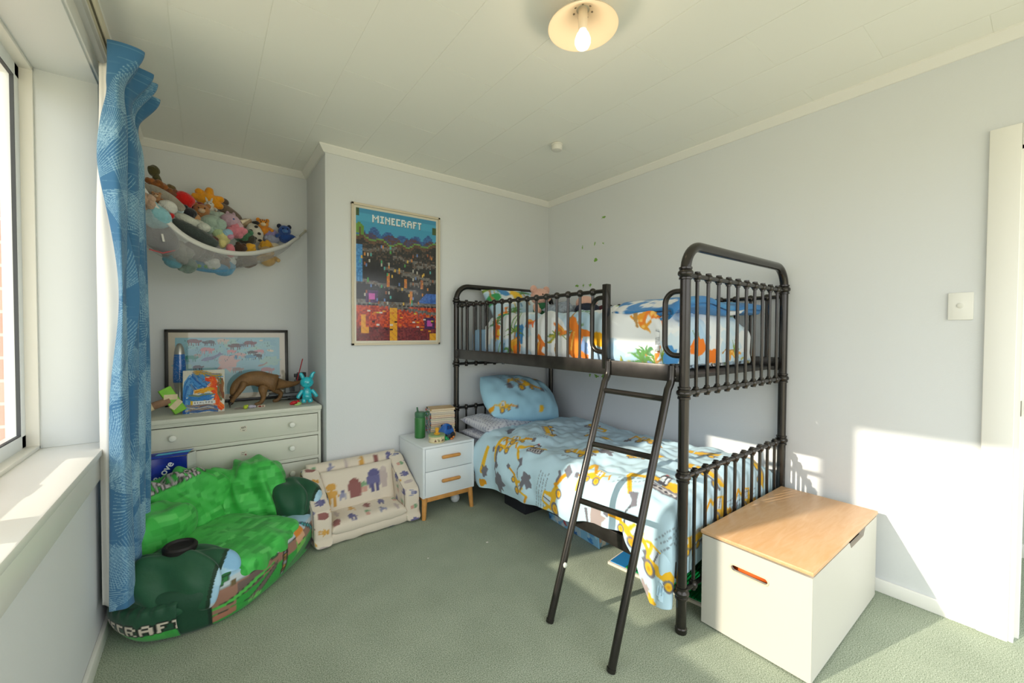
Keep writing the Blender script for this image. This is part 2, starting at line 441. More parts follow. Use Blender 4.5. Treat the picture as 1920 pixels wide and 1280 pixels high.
# window 1: lining, architrave, sill, aluminium frame, sash and panes
q = MB()
q.box(XL-.170, XL+.006, WY1-.012, WY1+.004, WZ0, WZ1, bev=.002); q.box(XL-.170, XL+.006, WY0-.004, WY0+.012, WZ0, WZ1, bev=.002); q.box(XL-.170, XL+.006, WY0, WY1, WZ1-.012, WZ1+.004, bev=.002)
win = struct(q.build('window_1', mat('reveal_paint', 'd9dcda', .5)))
q = MB()
q.box(XL-.002, XL+.014, WY1-.001, WY1+.062, WZ0-.12, WZ1+.062, bev=.003); q.box(XL-.002, XL+.014, WY0-.062, WY0+.001, WZ0-.12, WZ1+.062, bev=.003); q.box(XL-.002, XL+.014, WY0, WY1, WZ1-.001, WZ1+.062, bev=.003)
q.build('architrave', m_trim, win)
q = MB().box(XL-.17, XL+.022, WY0-.02, WY1+.0, WZ0-.026, WZ0, bev=.005); q.box(XL-.002, XL+.013, WY0-.06, WY1+.06, WZ0-.12, WZ0-.026, bev=.003)
q.build('sill', mat('sill_paint', 'f0efe9', .35), win)
XF = -.505                                             # inner face of the outer frame
XS = -.539                                             # inner face of the sashes
q = MB(); fw = .014
for (a, b, c, d) in ((WY0+.012, WY1-.010, WZ0-.002, WZ0+fw), (WY0+.012, WY1-.010, WZ1-fw-.012, WZ1-.010)): q.box(XF-.07, XF, a, b, c, d, bev=.003)
for yy in (WY0+.010, WY1-.012-fw+.004): q.box(XF-.07, XF, yy, yy+fw, WZ0, WZ1-.012, bev=.003)
MUL = (1.44, .42)
for yy in MUL: q.box(XF-.07, XF, yy-.022, yy+.022, WZ0, WZ1-.012, bev=.003)
q.build('window_frame', mat('cream_aluminium', 'ece8dc', .4), win)
def sash(y0, y1):
    z0, z1 = WZ0+.012, WZ1-.024
    q = MB(); t = .050
    q.box(XS-.04, XS, y0, y1, z0, z0+t, bev=.004); q.box(XS-.04, XS, y0, y1, z1-t, z1, bev=.004)
    q.box(XS-.04, XS, y0, y0+t, z0, z1, bev=.004); q.box(XS-.04, XS, y1-t, y1, z0, z1, bev=.004)
    s = q.build('sash', m_alu, win)
    q = MB(); g = .0035; xa, xb = XS-.012, XS-.002
    q.box(xa, xb, y0+t-g, y0+t+g, z0+t, z1-t); q.box(xa, xb, y1-t-g, y1-t+g, z0+t, z1-t); q.box(xa, xb, y0+t, y1-t, z0+t-g, z0+t+g); q.box(xa, xb, y0+t, y1-t, z1-t-g, z1-t+g)
    q.build('gasket', mat('black_rubber', '4a4c4e', .7), s, smooth=False, label='dark rubber glazing gasket')
    q = MB().box(XS-.026, XS-.022, y0+t-.004, y1-t+.004, z0+t-.004, z1-t+.004)
    q.build('pane', glass_mat('window_glass', .05), s, smooth=False)
    return s
s1 = sash(MUL[0]+.020, WY1-.012)
q = MB().tube([(XS, 1.80, WZ0+.04), (XS+.018, 1.80, WZ0+.045), (XS+.026, 1.78, WZ0+.05), (XS+.026, 1.68, WZ0+.05)], [.007, .007, .008, .006], 10)
q.box(XS-.002, XS+.006, 1.775, 1.825, WZ0+.025, WZ0+.055, bev=.003)
q.build('window_handle', m_alu, s1)
sash(MUL[1]+.020, MUL[0]-.020); sash(WY0+.026, MUL[1]-.020)
# the neighbouring brick return outside, seen through the pane
def brick():
    m = mat('brick', 'b06a55', .85); nt = m.node_tree; b = nt.nodes['Principled BSDF']; tc = nt.nodes.new('ShaderNodeTexCoord')
    mp = nt.nodes.new('ShaderNodeMapping'); mp.inputs['Rotation'].default_value = (PI/2, 0, 0)
    n = nt.nodes.new('ShaderNodeTexBrick'); n.inputs['Color1'].default_value = (*lin(hx('dbb6a9')), 1); n.inputs['Color2'].default_value = (*lin(hx('d0a699')), 1); n.inputs['Mortar'].default_value = (*lin(hx('d9d5cc')), 1)  # glass haze and overexposure are put into these paled brick colours
    n.inputs['Scale'].default_value = 1; n.inputs['Brick Width'].default_value = .24; n.inputs['Row Height'].default_value = .086; n.inputs['Mortar Size'].default_value = .006
    nt.links.new(tc.outputs['Object'], mp.inputs[0]); nt.links.new(mp.outputs[0], n.inputs['Vector']); nt.links.new(n.outputs[0], b.inputs['Base Color']); return m
struct(MB().box(-1.6, -.588, 2.36, 2.5, -.6, 3.0).build('wall_exterior', brick(), smooth=False))
struct(MB().box(-.588, -.512, 2.335, 2.4, .5, 2.6, bev=.003).build('trim_2', m_alu))
struct(MB().box(-1.15, -.51, -1.0, 3.4, 2.62, 2.70).build('light_blocking_eave', m_trim, smooth=False))  # unseen eave, added to cut the sky light on the window reveal
# ------------------------------------------------------------------ the bunk bed
m_iron = mat('gunmetal_paint', '373431', 0.25, 0.7, var=.12, vscale=9, coat=.3)
m_iron2 = mat('worn_gunmetal', '3f3c39', 0.3, 0.65, var=.25, vscale=14)
BX0, BX1, BY0, BY1 = 1.545, 2.525, .905, 2.785
bed = thing('bunk_bed', (BX0, BY0, 0), 'dark gunmetal tube-framed bunk bed with ball-jointed spindles standing along the long wall', 'bunk bed')
PR = .0205
def collar(q, x, y, z, r=PR): q.lathe((x, y, z), [(r, -.026), (r+.005, -.024), (r+.005, -.017), (r+.002, -.014), (r+.009, -.006), (r+.010, 0), (r+.009, .006), (r+.002, .014), (r+.005, .017), (r+.005, .024), (r, .026)], 18)
for x in (BX0, BX1):
    for y in (BY0, BY1):
        q = MB().tube([(x, y, 0), (x, y, 1.47)], PR, 18); q.lathe((x, y, 0), [(PR+.002, 0), (PR+.003, .004), (PR+.003, .02), (PR, .024)], 18)
        for z in (1.462, .980, .640, .165): collar(q, x, y, z)
        q.build('bed_post', m_iron, bed)
for y in (BY0, BY1):
    R = .105; zt = 1.578
    pts = [(BX0, y, 1.462)]+arc((BX0+R, y, zt-R), R, PI, PI/2, 10)+arc((BX1-R, y, zt-R), R, PI/2, 0, 10)+[(BX1, y, 1.462)]
    MB().tube(pts, PR, 18).build('end_hoop', m_iron, bed)
    for z in (1.456, .978, .638, .165):
        q = MB().tube([(BX0, y, z), (BX1, y, z)], .0105, 12)
        o = q.build('crossbar', m_iron, bed)
    for (za, zb) in ((.978, 1.456), (.165, .638)):
        for k in range(10):
            x = BX0+(BX1-BX0)*(k+1)/11
            q = MB().tube([(x, y, za), (x, y, zb)], .0075, 10)
            for z in (za, zb):
                q.ball((x, y, z), (.0165, .0190, .0190), 12, 8); q.lathe((x, y, z), [(.0075, -.021), (.0115, -.020), (.0115, .020), (.0075, .021)], 12)
            q.build('spindle', m_iron, bed)
for x, s in ((BX0, 1), (BX1, -1)):
    q = MB().box(x-.012, x+.004, BY0+.018, BY1-.018, 1.022, 1.092, bev=.003)
    sr = q.build('side_rail', m_iron2, bed)
    for y in (BY0+.02, BY1-.02):
        q = MB().box(x-.016, x+.008, y-.006 if y < 2 else y-.03, y+.03 if y < 2 else y+.006, 1.03, 1.085, bev=.002)
        for z in (1.075, 1.04): q.ball((x-.016, y+(.012 if y < 2 else -.012), z), (.003, .006, .006), 8, 6)
        q.build('rail_bracket', m_iron, sr)
    q = MB().box(x-.010, x+.004, BY0+.018, BY1-.018, .213, .283, bev=.003); q.build('side_rail', m_iron2, bed)
MB().box(BX0+.004, BX1-.004, BY0+.03, BY1-.03, 1.03, 1.044).build('slat_base', mat('slat_black', '33312f', .7), bed)
MB().box(BX0+.004, BX1-.004, BY0+.03, BY1-.03, .245, .258).build('slat_base', mat('slat_black', '33312f', .7), bed)
# guard rails
GZ, GY = 1.424, 1.31
MB().tube([(BX0, BY1, GZ), (BX0, GY, GZ)], .0105, 12).build('guard_rail', m_iron, bed)
for k in range(16):
    y = GY+(BY1-GY)*(k+1)/17
    q = MB().tube([(BX0, y, 1.085), (BX0, y, GZ)], .0075, 10); q.ball((BX0, y, GZ), (.0195, .0180, .0195), 12, 8)
    q.build('spindle', m_iron, bed)
q = MB().box(BX0-.015, BX0+.015, GY-.015, GY+.015, 1.05, GZ+.032, bev=.003); q.build('guard_post', m_iron, bed)
MB().tube([(BX1, BY1, GZ), (BX1, BY0, GZ)], .0105, 12).build('guard_rail', m_iron, bed)
for k in range(21):
    y = BY0+(BY1-BY0)*(k+1)/22
    q = MB().tube([(BX1, y, 1.085), (BX1, y, GZ)], .0075, 10); q.ball((BX1, y, GZ), (.0195, .0180, .0195), 12, 8)
    q.build('spindle', m_iron, bed)
for y in (GY, BY0):
    R = .05; z0, z1 = 1.130, 1.392; d = .088
    pts = [(BX0-.002, y+.012, z1)]+arc((BX0-.002, y+d-R, z1-R), R, PI/2, 0, 8, 'yz')+arc((BX0-.002, y+d-R, z0+R), R, 0, -PI/2, 8, 'yz')+[(BX0-.002, y+.012, z0)]
    MB().tube(pts, .0115, 12).build('grab_handle', m_iron, bed)
# ladder
lad = thing('ladder', (BX0, BY0, 0), '', ''); del lad['label']; del lad['category']
lad.parent = bed; lad.location = (0, 0, 0); OFF[lad.name] = off(bed)
LR = .0155
def lpath(y0, y1, xt, xf):
    return [(xt-.002, y0, 1.088), (xt-.004, y0, 1.045)]+[(xt-.004-.0025*i*i/1.6, y0+(y1-y0)*.02*i, 1.045-.013*i) for i in range(1, 5)]+[(xf, y1, 0)]
for (ya, yb, xt, xf) in ((1.282, 1.267, 1.533, 1.153), (.950, .946, 1.531, 1.160)):
    q = MB().tube(lpath(ya, yb, xt, xf), LR, 14); q.tube([(xf+.003, yb, .012), (xf-.001, yb, 0)], LR+.0015, 14)
    q.box(BX0-.016, BX0+.018, ya-.012, ya+.012, 1.086, 1.096, bev=.002); q.box(BX0-.018, BX0-.012, ya-.012, ya+.012, 1.03, 1.09, bev=.002)
    r = q.build('ladder_rail', m_iron, lad)
    if ya > 1.2:
        MB().ball((1.229, 1.256, .222), (.010, .007, .012), 10, 6).build('sticker_dab', mat('white_dab', 'd8dcd0', .5), r, label='small pale dab stuck on the rail')
for z, dz in ((.953, 0), (.722, .008), (.487, .012)):
    def rx(z, xt, xf): return xf+(xt-.026-xf)*(z/.993)
    q = MB().tube([(rx(z, 1.533, 1.153)-.0, 1.278, z-dz), (rx(z, 1.531, 1.160), .949, z+dz)], .0125, 12)
    q.build('rung', m_iron, lad)

# ------------------------------------------------------------------ mattresses
def mattress(name, z0, z1, hexc, label, cvf=None):
    cv = Canvas(2.3, 1.6, .006, hexc)
    if cvf: cvf(cv)
    n = 60
    def prof(u):   # superellipse cross-section, in y (length) and x
        return u
    q = MB().box(BX0+(.105 if z0 > 1 else .03), BX1-.025, BY0+(.20 if z0 > 1 else .06), BY1-.035, z0, z1, bev=.045, seg=5)
    o = q.build(name, cmat('mattress_cloth', .85, bump=.1, bscale=60), None, origin=(2.03, 1.85, z0))
    V = np.array(q.V); a = o.data.color_attributes.new('print', 'FLOAT_COLOR', 'POINT')
    C = np.ones((len(V), 4), np.float32); C[:, :3] = lin(hx(hexc)); a.data.foreach_set('color', C.ravel())
    return tag(o, label, 'mattress')
def feather(cv):
    pass
mattress('mattress', 1.045, 1.245, '9fc4e2', 'upper bunk mattress in a plain light blue fitted sheet')
lm = mattress('mattress', .260, .440, 'c3c8d6', 'lower bunk mattress in a pale grey patterned fitted sheet')

# ------------------------------------------------------------------ print motifs
YEL, ORG, GRY, DGR = 'e8b62c', 'dd9a1c', '73737c', '4c4b54'
MS = 1.08
def excavator(cv, cx, cy, sc, ang=0, flip=1):
    sc = sc*MS
    f = cv.xf(cx, cy, sc, ang, flip); P = lambda L, h, a=1: cv.poly([f(p) for p in L], h, a)
    P([(-.1, -.32), (.62, -.32), (.70, -.2), (.62, -.08), (-.1, -.08), (-.18, -.2)], GRY); P([(-.06, -.27), (.58, -.27), (.64, -.2), (.58, -.13), (-.06, -.13), (-.12, -.2)], 'c9c7c6')
    for k in range(5): cv.ell(*f((.0+.14*k, -.2)), .05*sc, .05*sc, DGR)
    P([(.12, -.08), (.62, -.08), (.66, .12), (.5, .2), (.12, .16)], YEL); P([(-.1, -.06), (.2, -.06), (.2, .34), (-.02, .34), (-.1, .12)], DGR); P([(-.05, .04), (.08, .04), (.08, .27), (.0, .27), (-.05, .12)], 'dfeaf2'); P([(.11, .04), (.17, .04), (.17, .27), (.11, .27)], 'dfeaf2')
    P([(.0, .34), (.07, .34), (.07, .40), (.0, .40)], 'd8706a')
    P([(-.02, -.02), (.0, .12), (-.75, .04), (-.82, -.1)], YEL); P([(-.82, -.1), (-.70, -.04), (-.36, -.62), (-.44, -.68)], YEL); cv.path([f((-.8, -.03)), f((-.4, -.66))], .02*sc, ORG)
    P([(-.46, -.62), (-.2, -.55), (-.14, -.84), (-.32, -.92), (-.3, -.76)], GRY); cv.path([f((-.3, -.86)), f((-.42, -1.0)), f((-.46, -1.3))], .04*sc, DGR)
def loader(cv, cx, cy, sc, ang=0, flip=1, blob=True):
    sc = sc*MS
    f = cv.xf(cx, cy, sc, ang, flip); P = lambda L, h: cv.poly([f(p) for p in L], h)
    P([(-.3, -.05), (.5, -.05), (.6, .12), (.2, .25), (.1, .5), (-.28, .5), (-.34, .2)], YEL); P([(-.22, .16), (.06, .16), (.02, .45), (-.22, .45)], 'cfdde6'); cv.path([f((-.08, .16)), f((-.08, .46))], .03*sc, DGR)
    P([(.45, .1), (.95, -.12), (.98, -.02), (.5, .22)], ORG); P([(.92, -.2), (1.12, -.22), (1.16, .0), (1.0, .06)], GRY)
    P([(-.3, .3), (-.62, .5), (-.66, .42), (-.34, .2)], YEL); P([(-.66, .5), (-.82, .1), (-.74, .06), (-.58, .42)], ORG)
    for x, r in ((-.14, .2), (.38, .15)): cv.ell(*f((x, -.1)), r*sc, r*sc, GRY); cv.ell(*f((x, -.1)), r*sc*.66, r*sc*.66, YEL); cv.ell(*f((x, -.1)), r*sc*.3, r*sc*.3, ORG)
    if blob: cv.blob(*f((-.74, -.1)), .2*sc, GRY, int(cx*999), jag=.5)
def truck(cv, cx, cy, sc, ang=0, flip=1):
    sc = sc*MS
    f = cv.xf(cx, cy, sc, ang, flip); P = lambda L, h: cv.poly([f(p) for p in L], h)
    P([(-.7, -.06), (-.28, -.06), (-.28, .34), (-.6, .34), (-.72, .14)], YEL); P([(-.62, .14), (-.46, .14), (-.46, .3), (-.56, .3)], 'dfe6ea'); P([(-.24, .02), (.62, .06), (.78, .32), (-.2, .28)], YEL); P([(-.15, .24), (.7, .28), (.5, .38), (.0, .38)], 'a9a299')
    P([(-.7, -.1), (.7, -.06), (.7, .02), (-.7, -.04)], GRY)
    for x in (-.48, .12, .48): cv.ell(*f((x, -.1)), .14*sc, .14*sc, GRY); cv.ell(*f((x, -.1)), .09*sc, .09*sc, YEL)
def crane(cv, cx, cy, sc, ang=0, flip=1):
    f = cv.xf(cx, cy, sc*MS, ang, flip); P = lambda L, h: cv.poly([f(p) for p in L], h)
    loader(cv, *f((.3, -.15)), sc*.62, ang, -flip, False)
    P([(-.2, .5), (-.05, .55), (-.12, -.6), (-.26, -.62)], YEL); P([(-.12, .42), (-.03, .45), (.3, .0), (.22, -.04)], ORG); cv.blob(*f((-.1, -.72)), .12*sc, GRY, 3)
def scribble(cv, x, y, ln, ang, n=2, seed=0):
    rs = np.random.RandomState(seed); c, s = math.cos(ang), math.sin(ang)
    for j in range(n):
        u = rs.rand()*.03
        while u < ln:
            d = .006+.014*rs.rand(); o = -j*.022+(rs.rand()-.5)*.004
            cv.line((x+u*c-o*s, y+u*s+o*c), (x+(u+d)*c-o*s, y+(u+d)*s+o*c), .0055, '6f7782', .8); u += d+.004+.006*rs.rand()

# ------------------------------------------------------------------ lower duvet
SW, TL = 1.42, 1.80
cv = Canvas(TL, SW, .0035, 'c0deec'); Y = lambda s: SW-s
excavator(cv, .53, Y(.90), .135, .25, 1)
crane(cv, .28, Y(.96), .16, .2); loader(cv, .36, Y(.90), .11, .6, 1, False)
truck(cv, .83, Y(.80), .14, .15)
crane(cv, 1.02, Y(.93), .16, .05)
cv.blob(.30, Y(1.19), .05, GRY, 4, jag=.4, sy=1.25); cv.path([(.27, Y(.98)), (.28, Y(1.06)), (.26, Y(1.12))], .02, GRY)
loader(cv, .50, Y(1.16), .12, -.9, -1, False); cv.blob(.585, Y(1.09), .042, GRY, 9, jag=.45, sy=1.2); cv.path([(.58, Y(1.11)), (.55, Y(1.16))], .012, GRY)
scribble(cv, .655, Y(1.25), .25, 1.35, 4, 2); scribble(cv, .36, Y(.82), .16, .5, 2, 3); scribble(cv, 1.17, Y(.93), .2, .5, 2, 4); scribble(cv, 1.45, Y(1.1), .28, .75, 3, 5); scribble(cv, .75, Y(.9), .14, .4, 1, 8)
loader(cv, .83, Y(1.15), .17, 1.25, 1, False); cv.path([(.84, Y(.98)), (.86, Y(1.0)), (.84, Y(1.03))], .015, GRY)
excavator(cv, 1.36, Y(.84), .175, .1, 1)
truck(cv, 1.44, Y(.62), .14, .1); truck(cv, 1.15, Y(.66), .12, .2)
loader(cv, 1.33, Y(1.13), .13, -.5, -1); cv.blob(1.13, Y(1.13), .055, 'a79a98', 5, jag=.4, sy=1.3); cv.path([(1.05, Y(1.10)), (1.07, Y(1.17))], .02, GRY)
loader(cv, 1.46, Y(1.22), .17, -.35, 1, False); cv.blob(1.40, Y(1.33), .03, 'a79a98', 12); cv.blob(1.44, Y(1.37), .03, YEL, 12)
truck(cv, .72, Y(.55), .12, 0); truck(cv, .42, Y(.66), .12, 2.6); loader(cv, .98, Y(.42), .12, .1); truck(cv, 1.3, Y(.38), .13, .15); truck(cv, 1.5, Y(.2), .14, 0); excavator(cv, .55, Y(.35), .11, 0, -1)
loader(cv, 1.66, Y(.62), .16, 1.3, 1, False); truck(cv, 1.70, Y(.82), .13, 1.5); loader(cv, 1.68, Y(.35), .15, 1.4); scribble(cv, 1.62, Y(.55), .3, 1.57, 3, 9); cv.blob(.16, Y(.8), .035, GRY, 21); cv.blob(.95, Y(.72), .03, GRY, 22, sx=1.6)
cv.path([(.16, Y(1.0)), (.12, Y(1.16))], .03, YEL); cv.blob(.1, Y(1.24), .03, ORG, 8); cv.blob(.14, Y(1.16), .04, GRY, 31, sx=.6)
m_duvet = cmat('printed_cotton', .85, bump=.05, bscale=500, sheen=.1)
def bend(d, R):
    a = np.clip(d, 0, R*PI/2)/R
    return np.where(d < 0, d, np.where(d < R*PI/2, R*np.sin(a), R)), np.where(d < 0, 0, np.where(d < R*PI/2, R*(1-np.cos(a)), R+(d-R*PI/2)))
def lower_duvet():
    ns, nt = 330, 450
    t, s = np.meshgrid(np.linspace(0, TL, nt), np.linspace(0, SW, ns))
    s_len = np.interp(t, [0, .3, .66, .95, 1.12, 1.29, 1.36, 1.43, 1.50, 1.8], [1.29, 1.27, 1.225, 1.20, 1.15, 1.13, 1.28, 1.38, 1.36, 1.25])
    s2 = np.minimum(s, 1.0)+np.clip(s-1.0, 0, None)/(SW-1.0)*(s_len-1.0)
    R = .12; sE, tE = .865, 1.455
    ox, dz_s = bend(s2-sE, R); oy, dz_t = bend(t-tE, .065)
    hang = np.clip(np.maximum(dz_s, 0), 0, None); mx, mn = np.maximum(dz_s, dz_t), np.minimum(dz_s, dz_t)
    drop = mx+.25*mn
    x = 2.505-(sE+ox); y = 2.455-(tE+oy)
    # folds
    f1 = waves(t, s2, 11, 6, 22, 10); f2 = waves(t*1.0, s2*.4, 5, 14, 44, 8, 0, .6); f3 = waves(t, s2, 17, 22, 60, 10)
    topw = 1-sstep(0, .12, drop)
    puff = .045*np.sin(np.clip(s2/sE, 0, 1)*PI)**.7*sstep(0, .25, t)
    z = .515+puff+topw*(.012*f1+.0065*f3+.003*waves(t, s2, 19, 60, 130, 12))-drop+.03*(1-topw)*0
    z = z-.05*sstep(.25, 0, s2)*1.0+.018*sstep(.2, 0, t)*np.sin(s2*9)
    # hanging part waves out and in
    hf = sstep(.02, .25, dz_s); x = x-hf*(.010+.013*f2+.006*f3)+.045*sstep(.2, .42, dz_s)*(1-sstep(1.25, 1.5, t))
    hft = sstep(.02, .2, dz_t); y = y-hft*(.002*f2)+.0*hft
    cor = sstep(0, .2, mn); x = x+cor*.0; y = y+cor*.035
    # head edge rolls down
    roll = sstep(.05, 0, t); z = z-.035*roll*topw
    z = np.maximum(z, .03)
    P = np.stack([x, y, z], -1)
    return sheet('duvet', P, m_duvet, None, col=cv.sample(t, SW-s2), thick=.012, toff=-1, origin=(2.0, 1.7, .45))
tag(lower_duvet(), 'light blue duvet printed with yellow diggers and grey lettering on the lower bunk', 'duvet')

# pillows on the lower bunk
pc = Canvas(.68, .44, .004, 'a4d2e6')
loader(pc, .30, .24, .17, -.06, 1, True); pc.path([(.2, .3), (.24, .35), (.3, .35)], .016, YEL); truck(pc, .56, .36, .11, -.5)
scribble(pc, .1, .395, .3, -.02, 3, 4); loader(pc, .08, .04, .1, .1, 1, False); pc.blob(.44, .03, .025, YEL, 5)
o = cushion('pillow', (2.015, 2.585, .695), .62, .38, .27, rotm(math.radians(44), math.radians(8), math.radians(-4)), m_duvet, None, pc, 60, 2.6, .58, 4, .009, pinch=-.12, origin=(2.015, 2.60, .60))
tag(o, 'light blue pillow printed with a yellow digger leaning at the head of the lower bunk', 'pillow')
fc = Canvas(.66, .42, .003, 'd5d7de')
rs = np.random.RandomState(3)
for i in range(24):
    for j in range(13):
        fx, fy = .015+i*.028, .015+j*.034+(i % 2)*.017; fc.path([(fx-.008, fy-.012), (fx, fy), (fx-.006, fy+.012)], .005, '8b8fa6'); fc.line((fx+.003, fy-.008), (fx+.006, fy+.006), .004, '9ea2b6')
o = cushion('pillow', (1.83, 2.57, .520), .56, .36, .12, rotm(math.radians(4), math.radians(6), math.radians(4)), m_duvet, None, fc, 50, 3.5, .5, 6, .005, origin=(1.83, 2.57, .47))
tag(o, 'white pillow with a grey feather pattern squashed under the blue digger pillow', 'pillow')
# the visible fringe of the fitted sheet beside it
o = cushion('folded_sheet', (1.72, 2.57, .452), .33, .36, .06, rotm(0, math.radians(4), 0), m_duvet, None, fc, 40, 5, .5, 8, .006, origin=(1.72, 2.57, .43))
tag(o, 'rumpled grey feather-patterned sheet showing at the head of the lower bunk', 'sheet')

# ------------------------------------------------------------------ upper duvet
def palm(cv, cx, cy, r, h, seed, n=7):
    rs = np.random.RandomState(seed)
    for k in range(n):
        a = .2+2.8*k/(n-1)+(rs.rand()-.5)*.25; L = r*(.7+.4*rs.rand())
        pts = [(cx+math.cos(a)*L*u, cy+math.sin(a)*L*u-.45*L*u*u) for u in np.linspace(0, 1, 6)]
        nx, ny = -math.sin(a), math.cos(a)
        up = [(p[0]+nx*.13*L*math.sin(PI*min(1, i/5+.08)), p[1]+ny*.13*L*math.sin(PI*min(1, i/5+.08))) for i, p in enumerate(pts)]
        cv.poly(pts+up[::-1], h)
        cv.path(pts, .004, '5d7f4a')
    cv.path([(cx, cy), (cx-.01, cy-.6*r), (cx+.005, cy-1.2*r)], .014, 'b2894f')
def dino_print(W, H, seed, n=26, fixed=()):
    cv = Canvas(W, H, .004, 'e6eaec'); rs = np.random.RandomState(seed)
    for k in range(n): cv.blob(rs.rand()*W, rs.rand()*H, .05+.08*rs.rand(), rs.choice(['bcd9ec', 'a9cfe8', 'd4e4ee', '9fc6e6', 'f3f1ea']), rs.randint(9999), jag=.25, sx=.7+rs.rand(), ang=rs.rand()*3, a=.55)
    for k in range(n):
        x, y, kd = rs.rand()*W, rs.rand()*H, rs.rand()
        if kd < .32: palm(cv, x, y, .09+.04*rs.rand(), rs.choice(['5f9550', '8da63e', '4c8a5e', 'b7a93a']), rs.randint(999))
        elif kd < .56:
            c = rs.choice(['e88434', 'e49c36', 'e0703a']); a = rs.rand()*3; f = cv.xf(x, y, .065+.03*rs.rand(), a)
            cv.poly([f(p) for p in [(-.6, .05), (-.4, .3), (0, .38), (.35, .3), (.5, .65), (.72, .78), (.95, .7), (.9, .58), (.68, .55), (.6, .15), (.5, -.1), (.42, -.55), (.26, -.55), (.22, -.15), (-.2, -.12), (-.24, -.55), (-.4, -.55), (-.45, -.1), (-1.0, -.25)]], c)
            cv.ell(*f((.1, .15)), .012, .012, 'f7c66a'); cv.ell(*f((-.2, .15)), .01, .01, 'f7c66a')
        elif kd < .8: cv.blob(x, y, .035+.02*rs.rand(), rs.choice(['f2b01e', 'ef7f25', '4a90cc', '3c9a5e', '7f9fd0', 'f5c83a']), rs.randint(999), jag=.2, sx=1.4, ang=rs.rand()*3)
        else:
            for j in range(3): cv.path([(x+j*.03, y), (x+.02+j*.03, y+.08), (x+.05+j*.02, y+.13)], .009, rs.choice(['6c9a4c', 'c2ac39', '5c8fb8']))
    return cv
UT, US = 1.70, 1.36
ucv = dino_print(UT, US, 5, 80)
Yu = lambda s: US-s
for (t, s, sc, c, a) in ((.14, .98, .11, 'e2703a', 1.4), (.34, 1.08, .09, 'e8a52f', .3), (.90, 1.03, .19, 'e8822f', 1.35), (.60, 1.10, .11, 'e67f35', 1.2), (.50, .94, .07, 'e2703a', .2), (.76, .97, .075, 'e8883a', -.6)):
    f = ucv.xf(t, Yu(s), sc, a); ucv.poly([f(p) for p in [(-.6, .05), (-.4, .3), (0, .38), (.35, .3), (.5, .5), (.8, .5), (.75, .3), (.6, .15), (.5, -.1), (.42, -.45), (.26, -.45), (.22, -.15), (-.2, -.12), (-.24, -.45), (-.4, -.45), (-.45, -.1), (-.8, -.15)]], c); ucv.path([f((-.3, .2)), f((.3, .22))], .012, 'f4b54e')
palm(ucv, 1.30, Yu(1.10), .12, '5f9550', 3); palm(ucv, 1.22, Yu(1.22), .1, 'c2ac39', 8); palm(ucv, 1.42, Yu(1.2), .1, '5f9550', 13); ucv.blob(1.04, Yu(1.0), .05, 'f2b01e', 3, sx=1.3, jag=.2); ucv.blob(1.06, Yu(1.18), .05, 'f2b01e', 5, sx=.8, jag=.2)
def upper_duvet():
    ns, nt = 300, 400
    t, s = np.meshgrid(np.linspace(0, UT, nt), np.linspace(0, US, ns))
    sE, tE, R = .80, 1.27, .10
    s2 = s*(1.0-.02*np.sin(t*4)); ox, dzs = bend(s2-sE, R); oy, dzt = bend(t-tE, .10)
    s3 = -s2+.06; oxb, dzb = bend(s3, .06)
    mx, mn = np.maximum(dzs, dzt), np.minimum(dzs, dzt); drop = mx+.15*mn
    x = 2.47-(sE+ox); y = 2.43-(tE+oy)
    f1 = waves(t, s2, 21, 6, 20, 10); f3 = waves(t, s2, 27, 18, 50, 10); f2 = waves(t, s2*.5, 25, 10, 30, 8, 0, .7)
    topw = 1-sstep(0, .1, drop)
    z = 1.325+.016*f1*topw+.009*f3-drop*.86+.004*waves(t, s2, 29, 50, 110, 10)
    z = z-.05*sstep(.12, 0, s2)-.06*sstep(.06, 0, t)*topw
    hs = sstep(.0, .1, dzs); x = x+hs*(.008-.005*f2)+.012*hs
    x = np.maximum(x, 1.562)
    ht = sstep(.0, .1, dzt); y = np.maximum(y-ht*.006*f2, .925)
    # side tucks in behind the rail plate
    low = sstep(1.12, 1.07, z); x = x+.01*low; z = np.maximum(z, 1.066)+.0
    return sheet('duvet', np.stack([x, y, z], -1), m_duvet, None, col=ucv.sample(t, US-s), thick=.012, toff=-1, origin=(2.0, 1.7, 1.25))
tag(upper_duvet(), 'white duvet with orange and green watercolour dinosaurs on the upper bunk', 'duvet')
o = cushion('pillow', (2.07, 2.63, 1.405), .64, .40, .15, rotm(math.radians(52), math.radians(0), math.radians(-3)), m_duvet, None, dino_print(.64, .4, 12, 14), 50, 3.5, .55, 9, .006, origin=(2.07, 2.63, 1.3))
tag(o, 'dinosaur-print pillow propped against the upper bunk headboard', 'pillow')
